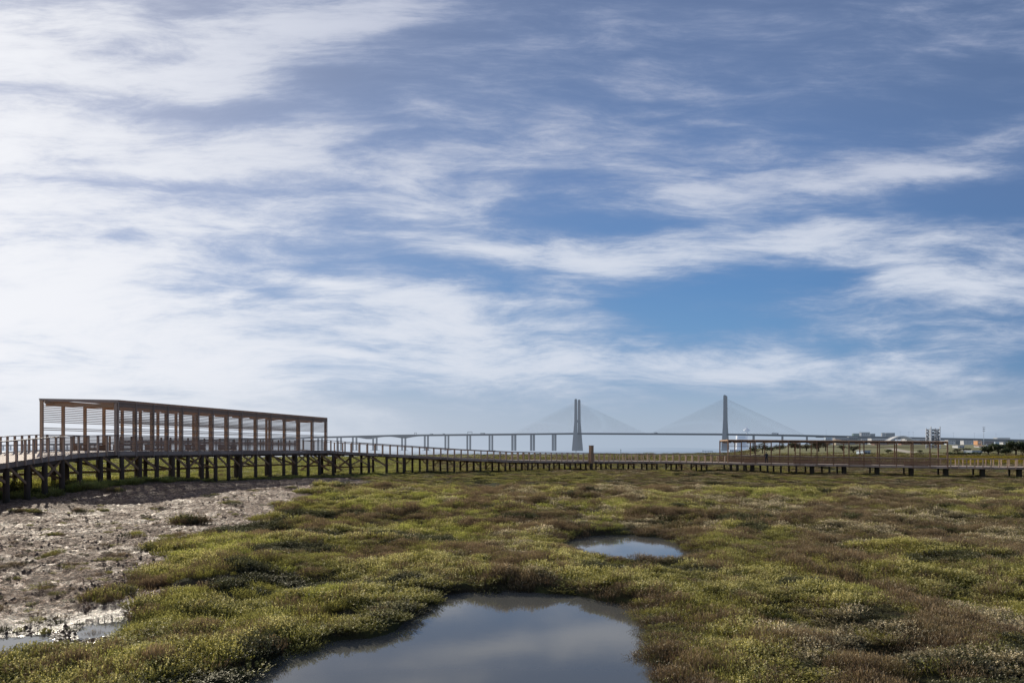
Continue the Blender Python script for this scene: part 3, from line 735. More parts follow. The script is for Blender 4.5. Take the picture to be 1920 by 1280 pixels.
# ------------------------------------------------------------------ person on the far boardwalk
def person(px,d,zf,facing,label):
    p=P(px,d,zf); rt=empty('person',tuple(p),facing); tag(rt,label,'person')
    J={'pel':(0,0,.95,.15),'waist':(0,.0,1.10,.135),'chest':(0,.02,1.32,.165),'neckb':(0,.05,1.48,.075),'head':(0,.09,1.56,.06),
       'shL':(-.19,.03,1.42,.065),'elL':(-.24,.10,1.16,.048),'waL':(-.20,.30,1.05,.036),'haL':(-.19,.38,1.06,.038),
       'shR':(.19,.03,1.42,.065),'elR':(.24,.10,1.16,.048),'waR':(.20,.30,1.05,.036),'haR':(.19,.38,1.06,.038),
       'hiL':(-.10,0,.90,.105),'knL':(-.12,.06,.50,.07),'anL':(-.12,-.02,.10,.045),'toL':(-.13,.14,.045,.04),
       'hiR':(.10,0,.90,.105),'knR':(.12,-.03,.50,.07),'anR':(.13,-.14,.10,.045),'toR':(.14,.02,.045,.04)}
    E=[('pel','waist'),('waist','chest'),('chest','neckb'),('neckb','head'),('chest','shL'),('shL','elL'),('elL','waL'),('waL','haL'),('chest','shR'),('shR','elR'),('elR','waR'),('waR','haR'),
       ('pel','hiL'),('hiL','knL'),('knL','anL'),('anL','toL'),('pel','hiR'),('hiR','knR'),('knR','anR'),('anR','toR')]
    ks=list(J); me=bpy.data.meshes.new('body'); me.from_pydata([J[k][:3] for k in ks],[(ks.index(a),ks.index(b)) for a,b in E],[])
    o=bpy.data.objects.new('body',me); COL.objects.link(o); o.parent=rt
    sk=o.modifiers.new('skin','SKIN'); o.modifiers.new('sub','SUBSURF').levels=2; o.modifiers['sub'].render_levels=2
    if not me.skin_vertices: pass
    for i,k in enumerate(ks): me.skin_vertices[0].data[i].radius=(J[k][3],J[k][3]*(.8 if k in('chest','waist','pel') else 1))
    me.skin_vertices[0].data[0].use_root=True
    me.materials.append(simple_mat('dark_clothes',(.03,.032,.045),.9,0,.2,6))
    skin=simple_mat('skin',(.42,.25,.18),.6,0,.05,6); hair=simple_mat('hair',(.03,.02,.015),.7,0,.1,20)
    def ell(name,c,r,mat,n=14):
        m=MB(); pr=[(-r[2]*math.cos(math.pi*i/10),max(.002,math.sin(math.pi*i/10))) for i in range(11)]
        m.lathe(pr,(0,0,0),n); m.v=[(c[0]+v[0]*r[0],c[1]+v[1]*r[1],c[2]+v[2]) for v in m.v]
        q=m.build(name,mat,None,True); q.data.transform(__import__('mathutils').Matrix.Translation(q.location)); q.location=(0,0,0); q.parent=rt; return q
    ell('head',(0,.10,1.66),(.078,.095,.12),skin); ell('hair',(0,.075,1.70),(.086,.095,.10),hair)
person(1437,116.6,1.13,math.radians(-8),'person in dark clothes leaning forward inside the far slatted shelter')

# ------------------------------------------------------------------ the cable-stayed bridge
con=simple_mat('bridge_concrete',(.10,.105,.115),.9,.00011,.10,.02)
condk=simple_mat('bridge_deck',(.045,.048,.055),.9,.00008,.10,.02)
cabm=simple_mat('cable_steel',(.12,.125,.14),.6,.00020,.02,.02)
P1=Vector((193,2200,0));P2=Vector((583,2040,0)); ax=(P2-P1).normalized(); tv=Vector((-ax.y,ax.x,0))
brg=empty('cable_stayed_bridge',tuple(P1+Vector((0,0,-1.2)))); tag(brg,'long grey cable-stayed bridge with two tall twin-legged pylons crossing the hazy river','bridge')
def deckz(s_):   # s from P1 along axis
    pts=[(-3200,12),(-2200,25),(-1400,38),(-888,45.5),(-588,49.5),(0,50.3),(421,45.0),(600,40.5),(1100,25.5),(1500,17)]
    return float(np.interp(s_,[p[0] for p in pts],[p[1] for p in pts]))
def bp_(s_,t=0,z=0): return P1+ax*s_+tv*t+Vector((0,0,deckz(s_)+z))
m=MB(); k=-3200
while k<1500:
    a=bp_(k,0,-1.8);b=bp_(k+50,0,-1.8); m.bar(a,b,30,3.2 if (-235<k<640) else (4.2 if k<0 else 6.2)); k+=50
m.build('deck_girder',condk,brg)
m=MB(); k=-3200
while k<1500:
    for t in (-15,15): m.bar(bp_(k,t,.6),bp_(k+50,t,.6),.5,1.5)
    k+=50
m.build('parapet',condk,brg)
# haunches at the side channel
for s0 in (-588,-722):
    m=MB(); 
    for i in range(10):
        x0=s0-55+11*i; h0=6.5*(1-abs(x0-s0)/56)**1.6; h1=6.5*max(0,(1-abs(x0+11-s0)/56))**1.6
        m.bar(bp_(x0,0,-3.6-h0/2),bp_(x0+11,0,-3.6-h1/2),28,max(h0,.2)+.5,None,max(h1,.2)+.5)
    m.build('haunch',condk,brg)
def pylon(s0):
    py=empty('pylon',tuple(ax*s0)); py.parent=brg
    base=P1+ax*s0
    prof=[(-3,27,15,11),(0,26.5,14.5,11),(46,21.5,10.5,8),(84,17,7.2,6.5),(148,16.5,6.3,5.6),(150.5,16.2,4.0,4.2)]
    for sg in (-1,1):
        m=MB()
        for (z0,o0,w0,t0),(z1,o1,w1,t1) in zip(prof[:-1],prof[1:]):
            q=[]
            for z,o_,w,t in ((z0,o0,w0,t0),(z1,o1,w1,t1)):
                c=base+tv*sg*o_+Vector((0,0,z)); q+=[c-ax*w/2-tv*t/2,c+ax*w/2-tv*t/2,c+ax*w/2+tv*t/2,c-ax*w/2+tv*t/2]
            m.hexa(q)
        o=m.build('leg',con,None); 
        o.data.transform(__import__('mathutils').Matrix.Translation(Vector(o.location)-base-Vector((0,0,-1.2)))); o.location=(0,0,0); o.parent=py
    for z,hh,w in ((86,7,5),(44,5,7),(2,6,14)):
        hw={86:17,44:21,2:26}[z]; m=MB(); m.bar(base+tv*-hw+Vector((0,0,z)),base+tv*hw+Vector((0,0,z)),w,hh)
        o=m.build('crossbeam' if z>2 else 'footing',con,None); o.data.transform(__import__('mathutils').Matrix.Translation(Vector(o.location)-base-Vector((0,0,-1.2)))); o.location=(0,0,0); o.parent=py
pylon(0); pylon((P2-P1).length)
LS=(P2-P1).length
stuff=MB()
for s0 in (0,LS):
    for sg in (-1,1):
        for i in range(24):
            so=14+i*8.2; zt=88+i*2.35
            for tt in (-1,1):
                a=P1+ax*s0+tv*tt*16.6+Vector((0,0,min(zt,146))); b=bp_(s0+sg*so,tt*15,0)
                m=MB() if tt==-1 else stuff
                m.tube(a,b,.13,.13,4,False)
                if tt==-1: m.build('cable',cabm,brg)
tag(stuff.build('cable',cabm,brg),kind='stuff')
def bs(px):  # axis position for a picture column
    u_=(px-960)/F; return (u_*P1.y-P1.x)/(ax.x-u_*ax.y)
def pierm(s_,w,t,off):
    m=MB(); zt=deckz(s_)-3.4
    for o_ in off:
        c=bp_(s_,o_); m.hexa([Vector((0,0,z))+P1+ax*(s_+a)+tv*(o_+b) for z in (-3,zt) for a,b in ((-w/2,-t/2),(w/2,-t/2),(w/2,t/2),(-w/2,t/2))])
    return m
for px in (1039,998.5,963.5): pierm(bs(px),4.6,7,(-11.5,11.5)).build('pier',con,brg)
for px in (920.5,879,838,799.5,757,703,665,636): 
    s_=bs(px); m=pierm(s_,4.2,5,(-10.5,10.5)); q=P1+ax*s_; m.box(q.x-14,q.x+14,q.y-10,q.y+10,-1.6,.4); m.build('pier',con,brg)
k=bs(636)-78
while k>-3000: pierm(k,4.2,5,(-10.5,10.5)).build('pier',con,brg); k-=78
for px in (1413,1467,1513,1563,1612,1660,1708,1756,1806,1855,1905): pierm(bs(px),4.6,4,(-8,8)).build('pier',con,brg)
# sign gantries and lorries on the bridge
def gantry(px,w,h,label):
    s_=bs(px); a=bp_(s_,-15,0); b=bp_(s_,15,0); rt=empty('sign_gantry',tuple(bp_(s_,0,0))); tag(rt,label,'gantry')
    for sg in (-1,1): MB().bar(bp_(s_+sg*w/2,0,0),bp_(s_+sg*w/2,0,h),1.0,1.0).build('upright',condk,rt)
    MB().bar(bp_(s_-w/2-.5,0,h),bp_(s_+w/2+.5,0,h),1.0,1.3).build('crossbar',condk,rt)
gantry(881,15,8,'open rectangular sign gantry standing over the bridge road'); gantry(779,7,7,'small narrow sign gantry on the bridge road left of the larger gantry')
lorm=simple_mat('lorry_body',(.25,.26,.28),.6,.00025,.1,.1)
def lorry(px,l,h,label):
    s_=bs(px); rt=empty('lorry',tuple(bp_(s_,0,0))); tag(rt,label,'lorry')
    MB().bar(bp_(s_-l/2,4,h/2+1),bp_(s_+l/2-3.5,4,h/2+1),3.2,h).build('trailer',lorm,rt)
    MB().bar(bp_(s_+l/2-3,4,h/2+.5),bp_(s_+l/2,4,h/2+.2),3,h*.8).build('cab',condk,rt)
    m=MB()
    for k in (-l*.35,-l*.2,l*.35): m.tube(bp_(s_+k,2.4,.5),bp_(s_+k,5.6,.5),.55,.55,8)
    m.build('wheels',condk,rt)
lorry(808,11,3.2,'grey lorry on the bridge, leftmost, between the two sign gantries'); lorry(831,7,3.4,'short grey lorry on the bridge just left of the large sign gantry')
lorry(904,15,4.0,'long grey lorry on the bridge just right of the large sign gantry'); lorry(1229,9,3.5,'grey lorry midway between the two bridge pylons'); lorry(1453,17,5,'long dark lorry on the bridge right of the right-hand pylon')
lampm=simple_mat('lamp_post_metal',(.55,.56,.58),.5,.00025,.03,.1)
lp=None
for px,yt in ((1549,812.5),(1613,804),(1687,806),(1703,805),(1711,806),(1786,808),(1825,808),(1865,808),(1910,812)):
    s_=bs(px); p=bp_(s_,-14,0); hgt=14
    if lp is None:
        lp=empty('street_lamp',tuple(p)); MB().tube(p,p+Vector((0,0,hgt)),.32,.2,6).build('pole',lampm,lp); MB().bar(p+Vector((-2.2,0,hgt)),p+Vector((2.2,0,hgt)),.5,.4).build('lamp_head',lampm,lp)
        cur=lp
    else:
        cur=lp.copy(); COL.objects.link(cur); cur.location=p
        for ch in list(lp.children):
            c_=ch.copy(); COL.objects.link(c_); c_.parent=cur
    tag(cur,'slender pale street lamp standing along the right end of the bridge','street lamp','street lamps along the bridge')

# ------------------------------------------------------------------ town, towers and trees on the right bank
def hm(name,c,haze=.00008,r=.8): return simple_mat(name,c,r,haze,.06,.3)
def _n():pass
Bm={'white':hm('white_render',(.56,.56,.56)),'grey':hm('grey_render',(.30,.31,.33)),'dgrey':hm('dark_grey_cladding',(.13,.14,.15)),'brown':hm('brown_brick',(.27,.20,.17)),'orange':hm('orange_panel',(.62,.30,.12)),
    'glass':hm('window_glass',(.05,.07,.09),r=.25),'cream':hm('cream_render',(.62,.52,.38)),'green':hm('green_cladding',(.09,.16,.14)),'roof':hm('terracotta_roof',(.36,.17,.11)),'blue':hm('pale_blue_sheet',(.42,.50,.60))}
def building(name,px0,px1,yt,yb,d,mat,label,floors=3,cols=6,win='glass',roof=None,group='town buildings on the right bank',zb=None):
    x0=(px0-960)/F*d; x1=(px1-960)/F*d; zt=Z(yt,d); z0=(Z(yb,d) if zb is None else zb); dep=max(8,(x1-x0)*.5)
    g=float(base_h(np.array([(x0+x1)/2]),np.array([float(d)]))[0]); z0=min(z0,max(g,-1))-1.0
    rt=empty(name,((x0+x1)/2,d,z0)); tag(rt,label,'building',group)
    MB().box(x0,x1,d,d+dep,z0,zt).build('wall',Bm[mat],rt)
    m=MB(); rh=(zt-z0)*.03+.3
    if roof=='gable': m.add([(x0-.4,d-.4,zt+.05),(x1+.4,d-.4,zt+.05),(x1+.4,d+dep,zt+.05),(x0-.4,d+dep,zt+.05),(x0,d+dep/2,zt+(x1-x0)*.16),(x1,d+dep/2,zt+(x1-x0)*.16)],[(0,1,5,4),(2,3,4,5),(1,2,5),(3,0,4),(3,2,1,0)]); m.build('roof',Bm['roof'],rt)
    else: m.box(x0-.3,x1+.3,d-.3,d+dep+.3,zt+.003,zt+rh); m.build('roof',Bm['grey' if mat!='grey' else 'dgrey'],rt)
    vis=zt-max(z0,Z(yb,d)); fl=floors
    for i in range(fl):
        zc=zt-vis*(i+.5)/fl; hh=vis/fl*.42
        m=MB()
        for j in range(cols):
            if random.random()<.1: continue
            xc=x0+(x1-x0)*(j+.5)/cols; ww=(x1-x0)/cols*.60; m.box(xc-ww/2,xc+ww/2,d-.25,d-.003,zc-hh/2,zc+hh/2)
        if m.v: m.build('window_row',Bm[win],rt)
    return rt
building('apartment_block',1600,1612,813,834,2500,'green','small dark green block just above the bridge line, left of the grey block',2,3)
building('office_building',1615,1631,811,834,2450,'grey','square grey block rising above the bridge line left of the arched roof',4,4)
building('office_building',1631.6,1641,813.5,834,2480,'dgrey','low dark block attached right of the square grey block',3,3)
building('apartment_block',1654,1660,812,834,2600,'grey','narrow grey block just left of the wide twin block above the bridge',4,2)
building('apartment_block',1661.5,1678,812,834,2600,'dgrey','wide dark grey block above the bridge line just left of the arched roof',4,6)
building('office_building',1548,1561,820,834,1500,'blue','pale blue glass block below the bridge line behind the far shelter',3,4)
building('warehouse',1566,1592,820.5,836,1500,'grey','long low grey warehouse under the bridge line left of centre of the far shelter',2,7)
building('house',1567,1572,824,838,900,'cream','small cream house just above the far shelter roof, left of its twin',2,2,roof='gable')
building('house',1573.5,1577,824,838,900,'cream','small cream house just above the far shelter roof, right of its twin',2,2,roof='gable')
building('office_building',1592,1608,819,836,1650,'dgrey','dark block below the bridge line under the small green block',3,4)
building('warehouse',1634,1664,822,836,1300,'white','long low white warehouse just left of the arched roof structure',2,9)
building('warehouse',1700,1742,822.5,836,1300,'white','low white building between the arched roof and the lattice tower',2,12)
building('apartment_block',1778,1791,825,835,1000,'white','white terraced apartment block right of the far shelter end',3,4)
building('apartment_block',1791.5,1806,826,836,1050,'dgrey','dark apartment block between two white blocks under the bridge',3,5)
building('apartment_block',1807,1826,826,836,1000,'white','wide white apartment block left of the orange sided box',3,7)
building('house',1833,1840,826,832.5,900,'orange','small orange box building with a pale front under the bridge',1,1,'white')
building('warehouse',1841,1864,827,834,1000,'brown','long low brown brick building right of the orange box building',2,8)
building('warehouse',1841,1866,834.5,838,950,'dgrey','dark low shed in front of the long brown building',1,8,'grey')
building('apartment_block',1866,1880,828,836,1050,'blue','pale blue apartment block right of the long brown building',3,5)
building('apartment_block',1881,1895,829,838,1020,'white','white apartment block near the right edge above the dark trees',3,5)
building('house',1900,1905.5,829,836,900,'orange','small orange house near the right edge',1,2,'white')
building('apartment_block',1906,1935,830,838,1050,'grey','grey low block at the right edge of the view',3,8)
building('warehouse',1870,1894,820.8,834,2300,'white','flat white roofed hall rising just above the bridge near the right edge',1,6)
building('house',1796,1808,835,841,640,'white','low white house beside the pale track on the right bank',1,4)
building('house',1823,1842,845,851,420,'blue','pale blue shed in front of the dark trees on the right',1,3)
building('house',1836,1846,836,841,700,'white','tiny white house with a low roof right of the pale track',1,3,roof='gable')
building('kiosk',1620,1632,845,852,360,'blue','small pale blue kiosk on the lawn seen through the far shelter',1,2)
building('house',1480,1500,834,842,1200,'brown','low brown house seen through the far shelter, leftmost',2,4,roof='gable')
building('house',1640,1665,832,838,900,'roof','low terracotta house seen through the far shelter left of the track',1,6)
building('house',1690,1712,831,836,900,'roof','low terracotta house seen through the far shelter right of the track',1,6)
# white domed tent
p=P(1850,600,Z(841,600)); MB().lathe([(0,4.2),(1.6,4.0),(2.6,1.8),(4.6,.15)],(p.x,p.y,p.z-1),12).build('tent',Bm['white']); tag(bpy.data.objects['tent'],'small white peaked tent on the right bank above the dark trees','tent')
# arched white roof structure
d=1100; rt=empty('arched_canopy',tuple(P(1692,d,Z(838,d)))); tag(rt,'white ribbed arched roof structure just above the far shelter','canopy')
n=22; 
for row,(dy,nm) in enumerate(((0,'arch_rib'),(14,'arch_rib'))):
    m=MB(); 
    for i in range(n):
        def ap(t): x=1665+54*t; return P(x,d,Z(829-11.5*math.sin(math.pi*t)**.9,d))+Vector((0,dy,0))
        m.bar(ap(i/n),ap((i+1)/n),1.2,1.6)
    m.build(nm,Bm['white'],rt)
m=MB()
for i in range(1,n*2):
    a=ap(i/(2*n)); m.bar(a-Vector((0,14,0)),a,.5,.9)
m.build('arch_purlins',Bm['white'],rt)
m=MB()
for i in range(2,n-1,3):
    a=ap(i/n); m.bar(a,Vector((a.x,a.y,Z(840,d)-2)),.5,.5)
m.build('support_columns',Bm['grey'],rt)
# lattice steel tower
d=620; rt=empty('lattice_tower',tuple(P(1753.5,d,Z(850,d)))); tag(rt,'tall steel tower with white uprights and dark crossed bracing above the far shelter','tower')
xs=[1745.5,1762.5]; zt=Z(802,d); z0=float(base_h(np.array([350.]),np.array([620.]))[0])-1; wm=hm('white_painted_steel',(.75,.75,.77),.0001,.5); km=hm('black_steel',(.03,.032,.04),.0001,.6)
cr=[]
for x in xs:
    for dy in (0,7): 
        p=P(x,d)+Vector((0,dy,0)); cr.append(p); MB().tube((p.x,p.y,z0),(p.x,p.y,zt+(1.2 if dy==0 else 0)),.50,.45,8).build('upright',wm,rt)
p=P(1757.5,d+3); MB().tube((p.x,p.y,z0),(p.x,p.y,zt-2),.38,.38,8).build('pipe',wm,rt); p=P(1743.6,d+1); MB().tube((p.x,p.y,z0),(p.x,p.y,zt-1.5),.45,.45,8).build('pipe',wm,rt)
lev=[zt-1.2-k*2.9 for k in range(8)]
for a,b in ((0,2),(1,3),(0,1),(2,3)):
    m=MB()
    for k,z in enumerate(lev):
        if z<z0: break
        m.bar(cr[a]+Vector((0,0,z)),cr[b]+Vector((0,0,z)),.35,.45)
        if k<7 and lev[k+1]>z0:
            m.bar(cr[a]+Vector((0,0,z)),cr[b]+Vector((0,0,lev[k+1])),.28,.42); m.bar(cr[b]+Vector((0,0,z)),cr[a]+Vector((0,0,lev[k+1])),.28,.42)
    m.build('bracing',km,rt)
# slim observation tower and the sail-shaped building at its foot
d=4200; tw=simple_mat('tower_white',(.80,.81,.84),.5,.00004,.04,.02)
rt=empty('observation_tower',tuple(P(1400,d,0))); tag(rt,'slim white observation tower with a round pod beside the right-hand bridge pylon','tower'); c=P(1400,d)
MB().lathe([(0,6),(60,4.6),(95,3.6)],(c.x,c.y,0),12).build('shaft',tw,rt,True); 
MB().lathe([(95,3),(101,9),(107,17),(113,17),(117,8),(124,3)],(c.x,c.y,0),18).build('pod',tw,rt,True); MB().tube((c.x,c.y,124),(c.x,c.y,143),1.6,.6,6).build('mast',tw,rt)
rt=empty('hotel_tower',tuple(P(1389,d,0))); tag(rt,'white sail-shaped high-rise beside the slim observation tower','building')
m=MB(); a=P(1381,d).x;b=P(1398.5,d).x
pr=[(0,0),(30,2),(60,3),(80,4)]
for (z0_,i0),(z1_,i1) in zip(pr[:-1],pr[1:]): m.hexa([(a+i0,d,z0_),(b,d,z0_),(b,d+25,z0_),(a+i0,d+25,z0_),(a+i1,d,z1_),(b,d,z1_),(b,d+25,z1_),(a+i1,d+25,z1_)])
m.build('wall',tw,rt)
for k in range(9): MB().box(a+11,b-2,d-.6,d-.05,6+k*8,10+k*8).build('window_row',Bm['blue'],rt)
# white riverside pavilion under it
building('pavilion',1368,1392,843,848,1500,'white','low white riverside pavilion seen through the left end of the far shelter',1,6,zb=-1)
# far beacons
for px,lb in ((1164,'slim dark channel marker standing in the river, left one'),(1080,'slim dark channel marker in the river in front of the left pylon')):
    dd=900; p=P(px,dd); rt=empty('channel_marker',(p.x,p.y,-1.2)); tag(rt,lb,'marker','channel markers'); MB().tube((p.x,p.y,-1.5),(p.x,p.y,2.6 if px>1100 else 1.6),.30,.22,6).build('pole',km,rt); MB().lathe([(0,.6),(.5,.6),(1.0,.1)],(p.x,p.y,2.4 if px>1100 else 1.4),8).build('topmark',km,rt)
# jetty
dd=1100; rt=empty('jetty',tuple(P(1326,dd,-1.2))); tag(rt,'low dark jetty on posts out in the river left of the far shelter','jetty')
m=MB(); m.bar(P(1317,dd,.7),P(1336,dd,.7),2.5,.5).build('deck',km,rt)
for px in (1318,1323,1328,1333,1336): MB().tube(P(px,dd,-2),P(px,dd,.6 if px!=1318 else 2.2),.3,.3,6).build('post',km,rt)
# tall floodlight mast
dd=900; p=P(1844.5,dd,Z(838,dd)); rt=empty('floodlight_mast',tuple(p)); tag(rt,'tall thin floodlight mast rising above the town at right','mast')
MB().tube(p-Vector((0,0,3)),P(1844.5,dd,Z(801,dd)),.42,.22,6).build('pole',lampm,rt); m=MB(); 
for k in range(3): m.bar(P(1842.5,dd,Z(801+k*3.2,dd)),P(1847,dd,Z(801+k*3.2,dd)),.4,.5)
m.build('lamp_rack',condk,rt)
# small flags of a few distant fences: lawn fence posts on the right bank
# trees ---------------------------------------------------------------
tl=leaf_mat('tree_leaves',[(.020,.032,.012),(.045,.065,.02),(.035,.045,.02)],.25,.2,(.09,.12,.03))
bark=simple_mat('bark',(.07,.05,.035),.9,0,.2,2)
def tree(px,d,w,h,label,seed,zb=None,n=2200,group='trees on the right bank',lf=.75):
    r=np.random.default_rng(seed); p=P(px,d); z0=float(base_h(np.array([p.x]),np.array([p.y]))[0]) if zb is None else zb; p.z=z0
    rt=empty('tree',tuple(p)); tag(rt,label,'tree',group)
    m=MB(); m.tube((p.x,p.y,z0-.5),(p.x,p.y,z0+h*.45),w*.045+.08,w*.03+.04,8)
    bl_=[]
    for k in range(7):
        a=r.uniform(0,6.28); q=Vector((p.x+math.cos(a)*w*r.uniform(.15,.32),p.y+math.sin(a)*w*.3,z0+h*r.uniform(.45,.82))); m.tube((p.x,p.y,z0+h*r.uniform(.2,.42)),q,w*.02+.03,.03,5); bl_.append((q,r.uniform(.17,.27)*w))
    bl_.append((Vector((p.x,p.y,z0+h*.62)),w*.3))
    m.build('trunk',bark,rt)
    V=[];Fc=[];S=[]
    for i in range(n):
        q,rad=bl_[r.integers(len(bl_))]; v=r.normal(size=3); v/=np.linalg.norm(v); rr=rad*r.uniform(.5,1.35)
        c=np.array([q.x+v[0]*rr,q.y+v[1]*rr,max(z0+.12*h*r.uniform(.5,1.5),q.z+v[2]*rr*.9*(h/w if h<w else 1))]); s=lf*r.uniform(.5,1.2)*w*.06
        a=r.normal(size=3);a/=np.linalg.norm(a);b=np.cross(a,v);b/=np.linalg.norm(b)+1e-6
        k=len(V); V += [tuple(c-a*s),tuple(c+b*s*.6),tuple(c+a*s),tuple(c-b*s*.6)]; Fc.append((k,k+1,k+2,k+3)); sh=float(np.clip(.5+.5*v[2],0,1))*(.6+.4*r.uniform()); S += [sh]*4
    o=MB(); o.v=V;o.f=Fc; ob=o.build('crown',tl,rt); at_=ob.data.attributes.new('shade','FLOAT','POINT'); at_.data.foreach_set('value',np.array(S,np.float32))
tree(1853,300,5.6,4.4,'dark round tree in front of the town, leftmost of the big dark trees at right',1)
tree(1872,295,6.4,4.8,'broad dark tree, second of the big dark trees at right',2)
tree(1886,290,4.0,3.0,'low dark tree between the two largest dark trees at right',3)
tree(1905,300,7.2,5.6,'largest dark tree near the right edge',4)
tree(1925,300,5.0,4.2,'dark tree cut by the right edge',5)
tree(1490,500,10,7,'round dark tree seen through the left part of the far shelter',6,n=900)
tree(1535,480,11,7,'broad dark tree seen through the far shelter left of the kiosk',7,n=900)
tree(1548,500,8,8.5,'taller dark tree behind the broad tree seen through the far shelter',8,n=700)
tree(1600,430,7,4,'low round shrub-like tree on the lawn seen through the far shelter left of the kiosk',9,n=700)
tree(1665,360,4,2.4,'small bushy tree on the lawn right of the kiosk',10,n=500)
tree(1725,380,3,2.2,'small bushy tree beside the pale track',11,n=500)
tree(1812,430,6,2.6,'low bush left of the pale blue shed',12,n=500)
tree(1795,430,5,2.4,'low bush just right of the far shelter end',13,n=500)
for i,(px,w,h_) in enumerate(((1415,16,9),(1430,14,12),(1446,18,8),(1462,14,10),(1512,16,9),(1580,14,7))):
    tree(px,450+i*12,w*.55,h_*.55,'hazy dark tree on the far bank behind the far shelter, %s from its left end'%['first','second','third','fourth','fifth','sixth'][i],20+i,n=500)
# dark hedge line right of the far shelter
hp=[];
for k in range(60):
    px=1776+k*1.05; hp.append(P(px,318+random.uniform(-2,2)))
hp=[Vector((p.x,p.y,float(base_h(np.array([p.x]),np.array([p.y]))[0]))) for p in hp]
V=[];Fc=[];S=[]; r=np.random.default_rng(5)
for p in hp:
    for i in range(26):
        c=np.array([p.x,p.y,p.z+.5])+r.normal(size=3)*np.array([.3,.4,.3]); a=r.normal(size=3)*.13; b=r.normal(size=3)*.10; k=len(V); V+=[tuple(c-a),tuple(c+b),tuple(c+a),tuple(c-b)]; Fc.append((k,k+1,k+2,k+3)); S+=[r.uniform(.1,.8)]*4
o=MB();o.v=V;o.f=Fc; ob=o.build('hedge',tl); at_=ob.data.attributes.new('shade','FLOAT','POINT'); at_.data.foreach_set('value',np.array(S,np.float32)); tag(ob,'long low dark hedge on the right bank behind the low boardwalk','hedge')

# ------------------------------------------------------------------ sky, sun, camera
SUN_AZ=math.radians(-31); SUN_EL=math.radians(25)
w=bpy.data.worlds.new('World'); SC.world=w; w.use_nodes=True; nt=w.node_tree; nt.nodes.clear(); N=NT(nt)
out=N.n('ShaderNodeOutputWorld'); bg=N.n('ShaderNodeBackground'); N.l(bg.outputs[0],out.inputs[0])
sky=N.n('ShaderNodeTexSky',sky_type='NISHITA'); sky.sun_disc=False; sky.sun_elevation=SUN_EL; sky.sun_rotation=SUN_AZ
sky.air_density=1.0; sky.dust_density=1.2; sky.ozone_density=2.0
tc=N.n('ShaderNodeTexCoord'); D_=tc.outputs['Generated']; sp=N.n('ShaderNodeSeparateXYZ'); N.l(D_,sp.inputs[0])
ay=N.math('MAXIMUM',N.math('ABSOLUTE',sp.outputs[1]),.08)
U_=N.math('DIVIDE',sp.outputs[0],ay); V_=N.math('DIVIDE',N.math('MAXIMUM',sp.outputs[2],0.0),ay)
cb=N.n('ShaderNodeCombineXYZ'); N.l(U_,cb.inputs[0]); N.l(V_,cb.inputs[1]); uv=cb.outputs[0]
# domain warp
wn=N.n('ShaderNodeTexNoise'); N.l(N.mapping(uv,scale=(2.2,5.0,1)),wn.inputs['Vector']); wn.inputs['Scale'].default_value=1.0; wn.inputs['Detail'].default_value=5
sub=N.n('ShaderNodeVectorMath',operation='SUBTRACT'); N.l(wn.outputs['Color'],sub.inputs[0]); sub.inputs[1].default_value=(.5,.5,.5)
mul=N.n('ShaderNodeVectorMath',operation='MULTIPLY'); N.l(sub.outputs[0],mul.inputs[0]); mul.inputs[1].default_value=(.18,.07,0)
add=N.n('ShaderNodeVectorMath',operation='ADD'); N.l(uv,add.inputs[0]); N.l(mul.outputs[0],add.inputs[1]); wuv=add.outputs[0]
def blob(px,py,rx,ry,ang,amp,soft=True):
    m=N.n('ShaderNodeMapping',vector_type='TEXTURE'); N.l(wuv,m.inputs[0]); m.inputs[1].default_value=((px-960)/F,(HZ-py)/F,0)
    m.inputs[2].default_value=(0,0,math.radians(ang)); m.inputs[3].default_value=(rx*1.35/F,ry*1.4/F,1)
    g=N.n('ShaderNodeTexGradient',gradient_type='QUADRATIC_SPHERE'); N.l(m.outputs[0],g.inputs[0])
    return N.math('MULTIPLY',g.outputs['Fac'],amp)
# (px, py, half-length, half-height, angle, amount)
BL=[(170,70,560,170,8,.85),(560,70,330,110,20,.75),(700,40,180,60,24,.4),(0,330,560,240,0,.75),(330,300,420,80,-5,.45),(100,560,620,150,0,.75),(330,640,760,90,-3,.6),(350,440,330,60,4,.35),(600,250,300,80,-10,.25),
 (1130,492,420,66,-2,1.0),(1250,445,270,52,6,.5),(900,466,230,30,-4,.6),(860,580,440,72,-4,.75),(1090,565,170,60,0,.4),(620,540,230,30,-8,.5),(520,600,300,50,-4,.3),
 (1600,330,480,80,10,.8),(1850,250,380,90,16,.85),(1330,350,280,44,6,.55),(950,355,150,34,6,.6),(770,405,130,22,2,.5),(1150,345,160,26,4,.4),(1730,450,420,70,-6,.75),(1600,480,220,60,-10,.45),(1500,440,200,40,10,.35),
 (1830,560,460,120,0,.55),(1650,520,200,80,30,.3),(1500,670,700,80,0,.5),(1050,690,900,70,0,.5),(1060,215,380,80,22,.40),(1400,225,300,36,2,.45),(950,120,340,80,24,.35),(1150,60,260,60,10,.3),(760,330,420,80,8,.35),(1080,280,360,70,0,.3),(1750,110,360,50,6,.25),(900,230,340,60,0,.3),(1500,150,260,40,-8,.22),
 (640,665,230,10,-7,.35),(1840,712,60,8,0,.5),(1760,330,240,60,18,.35)]
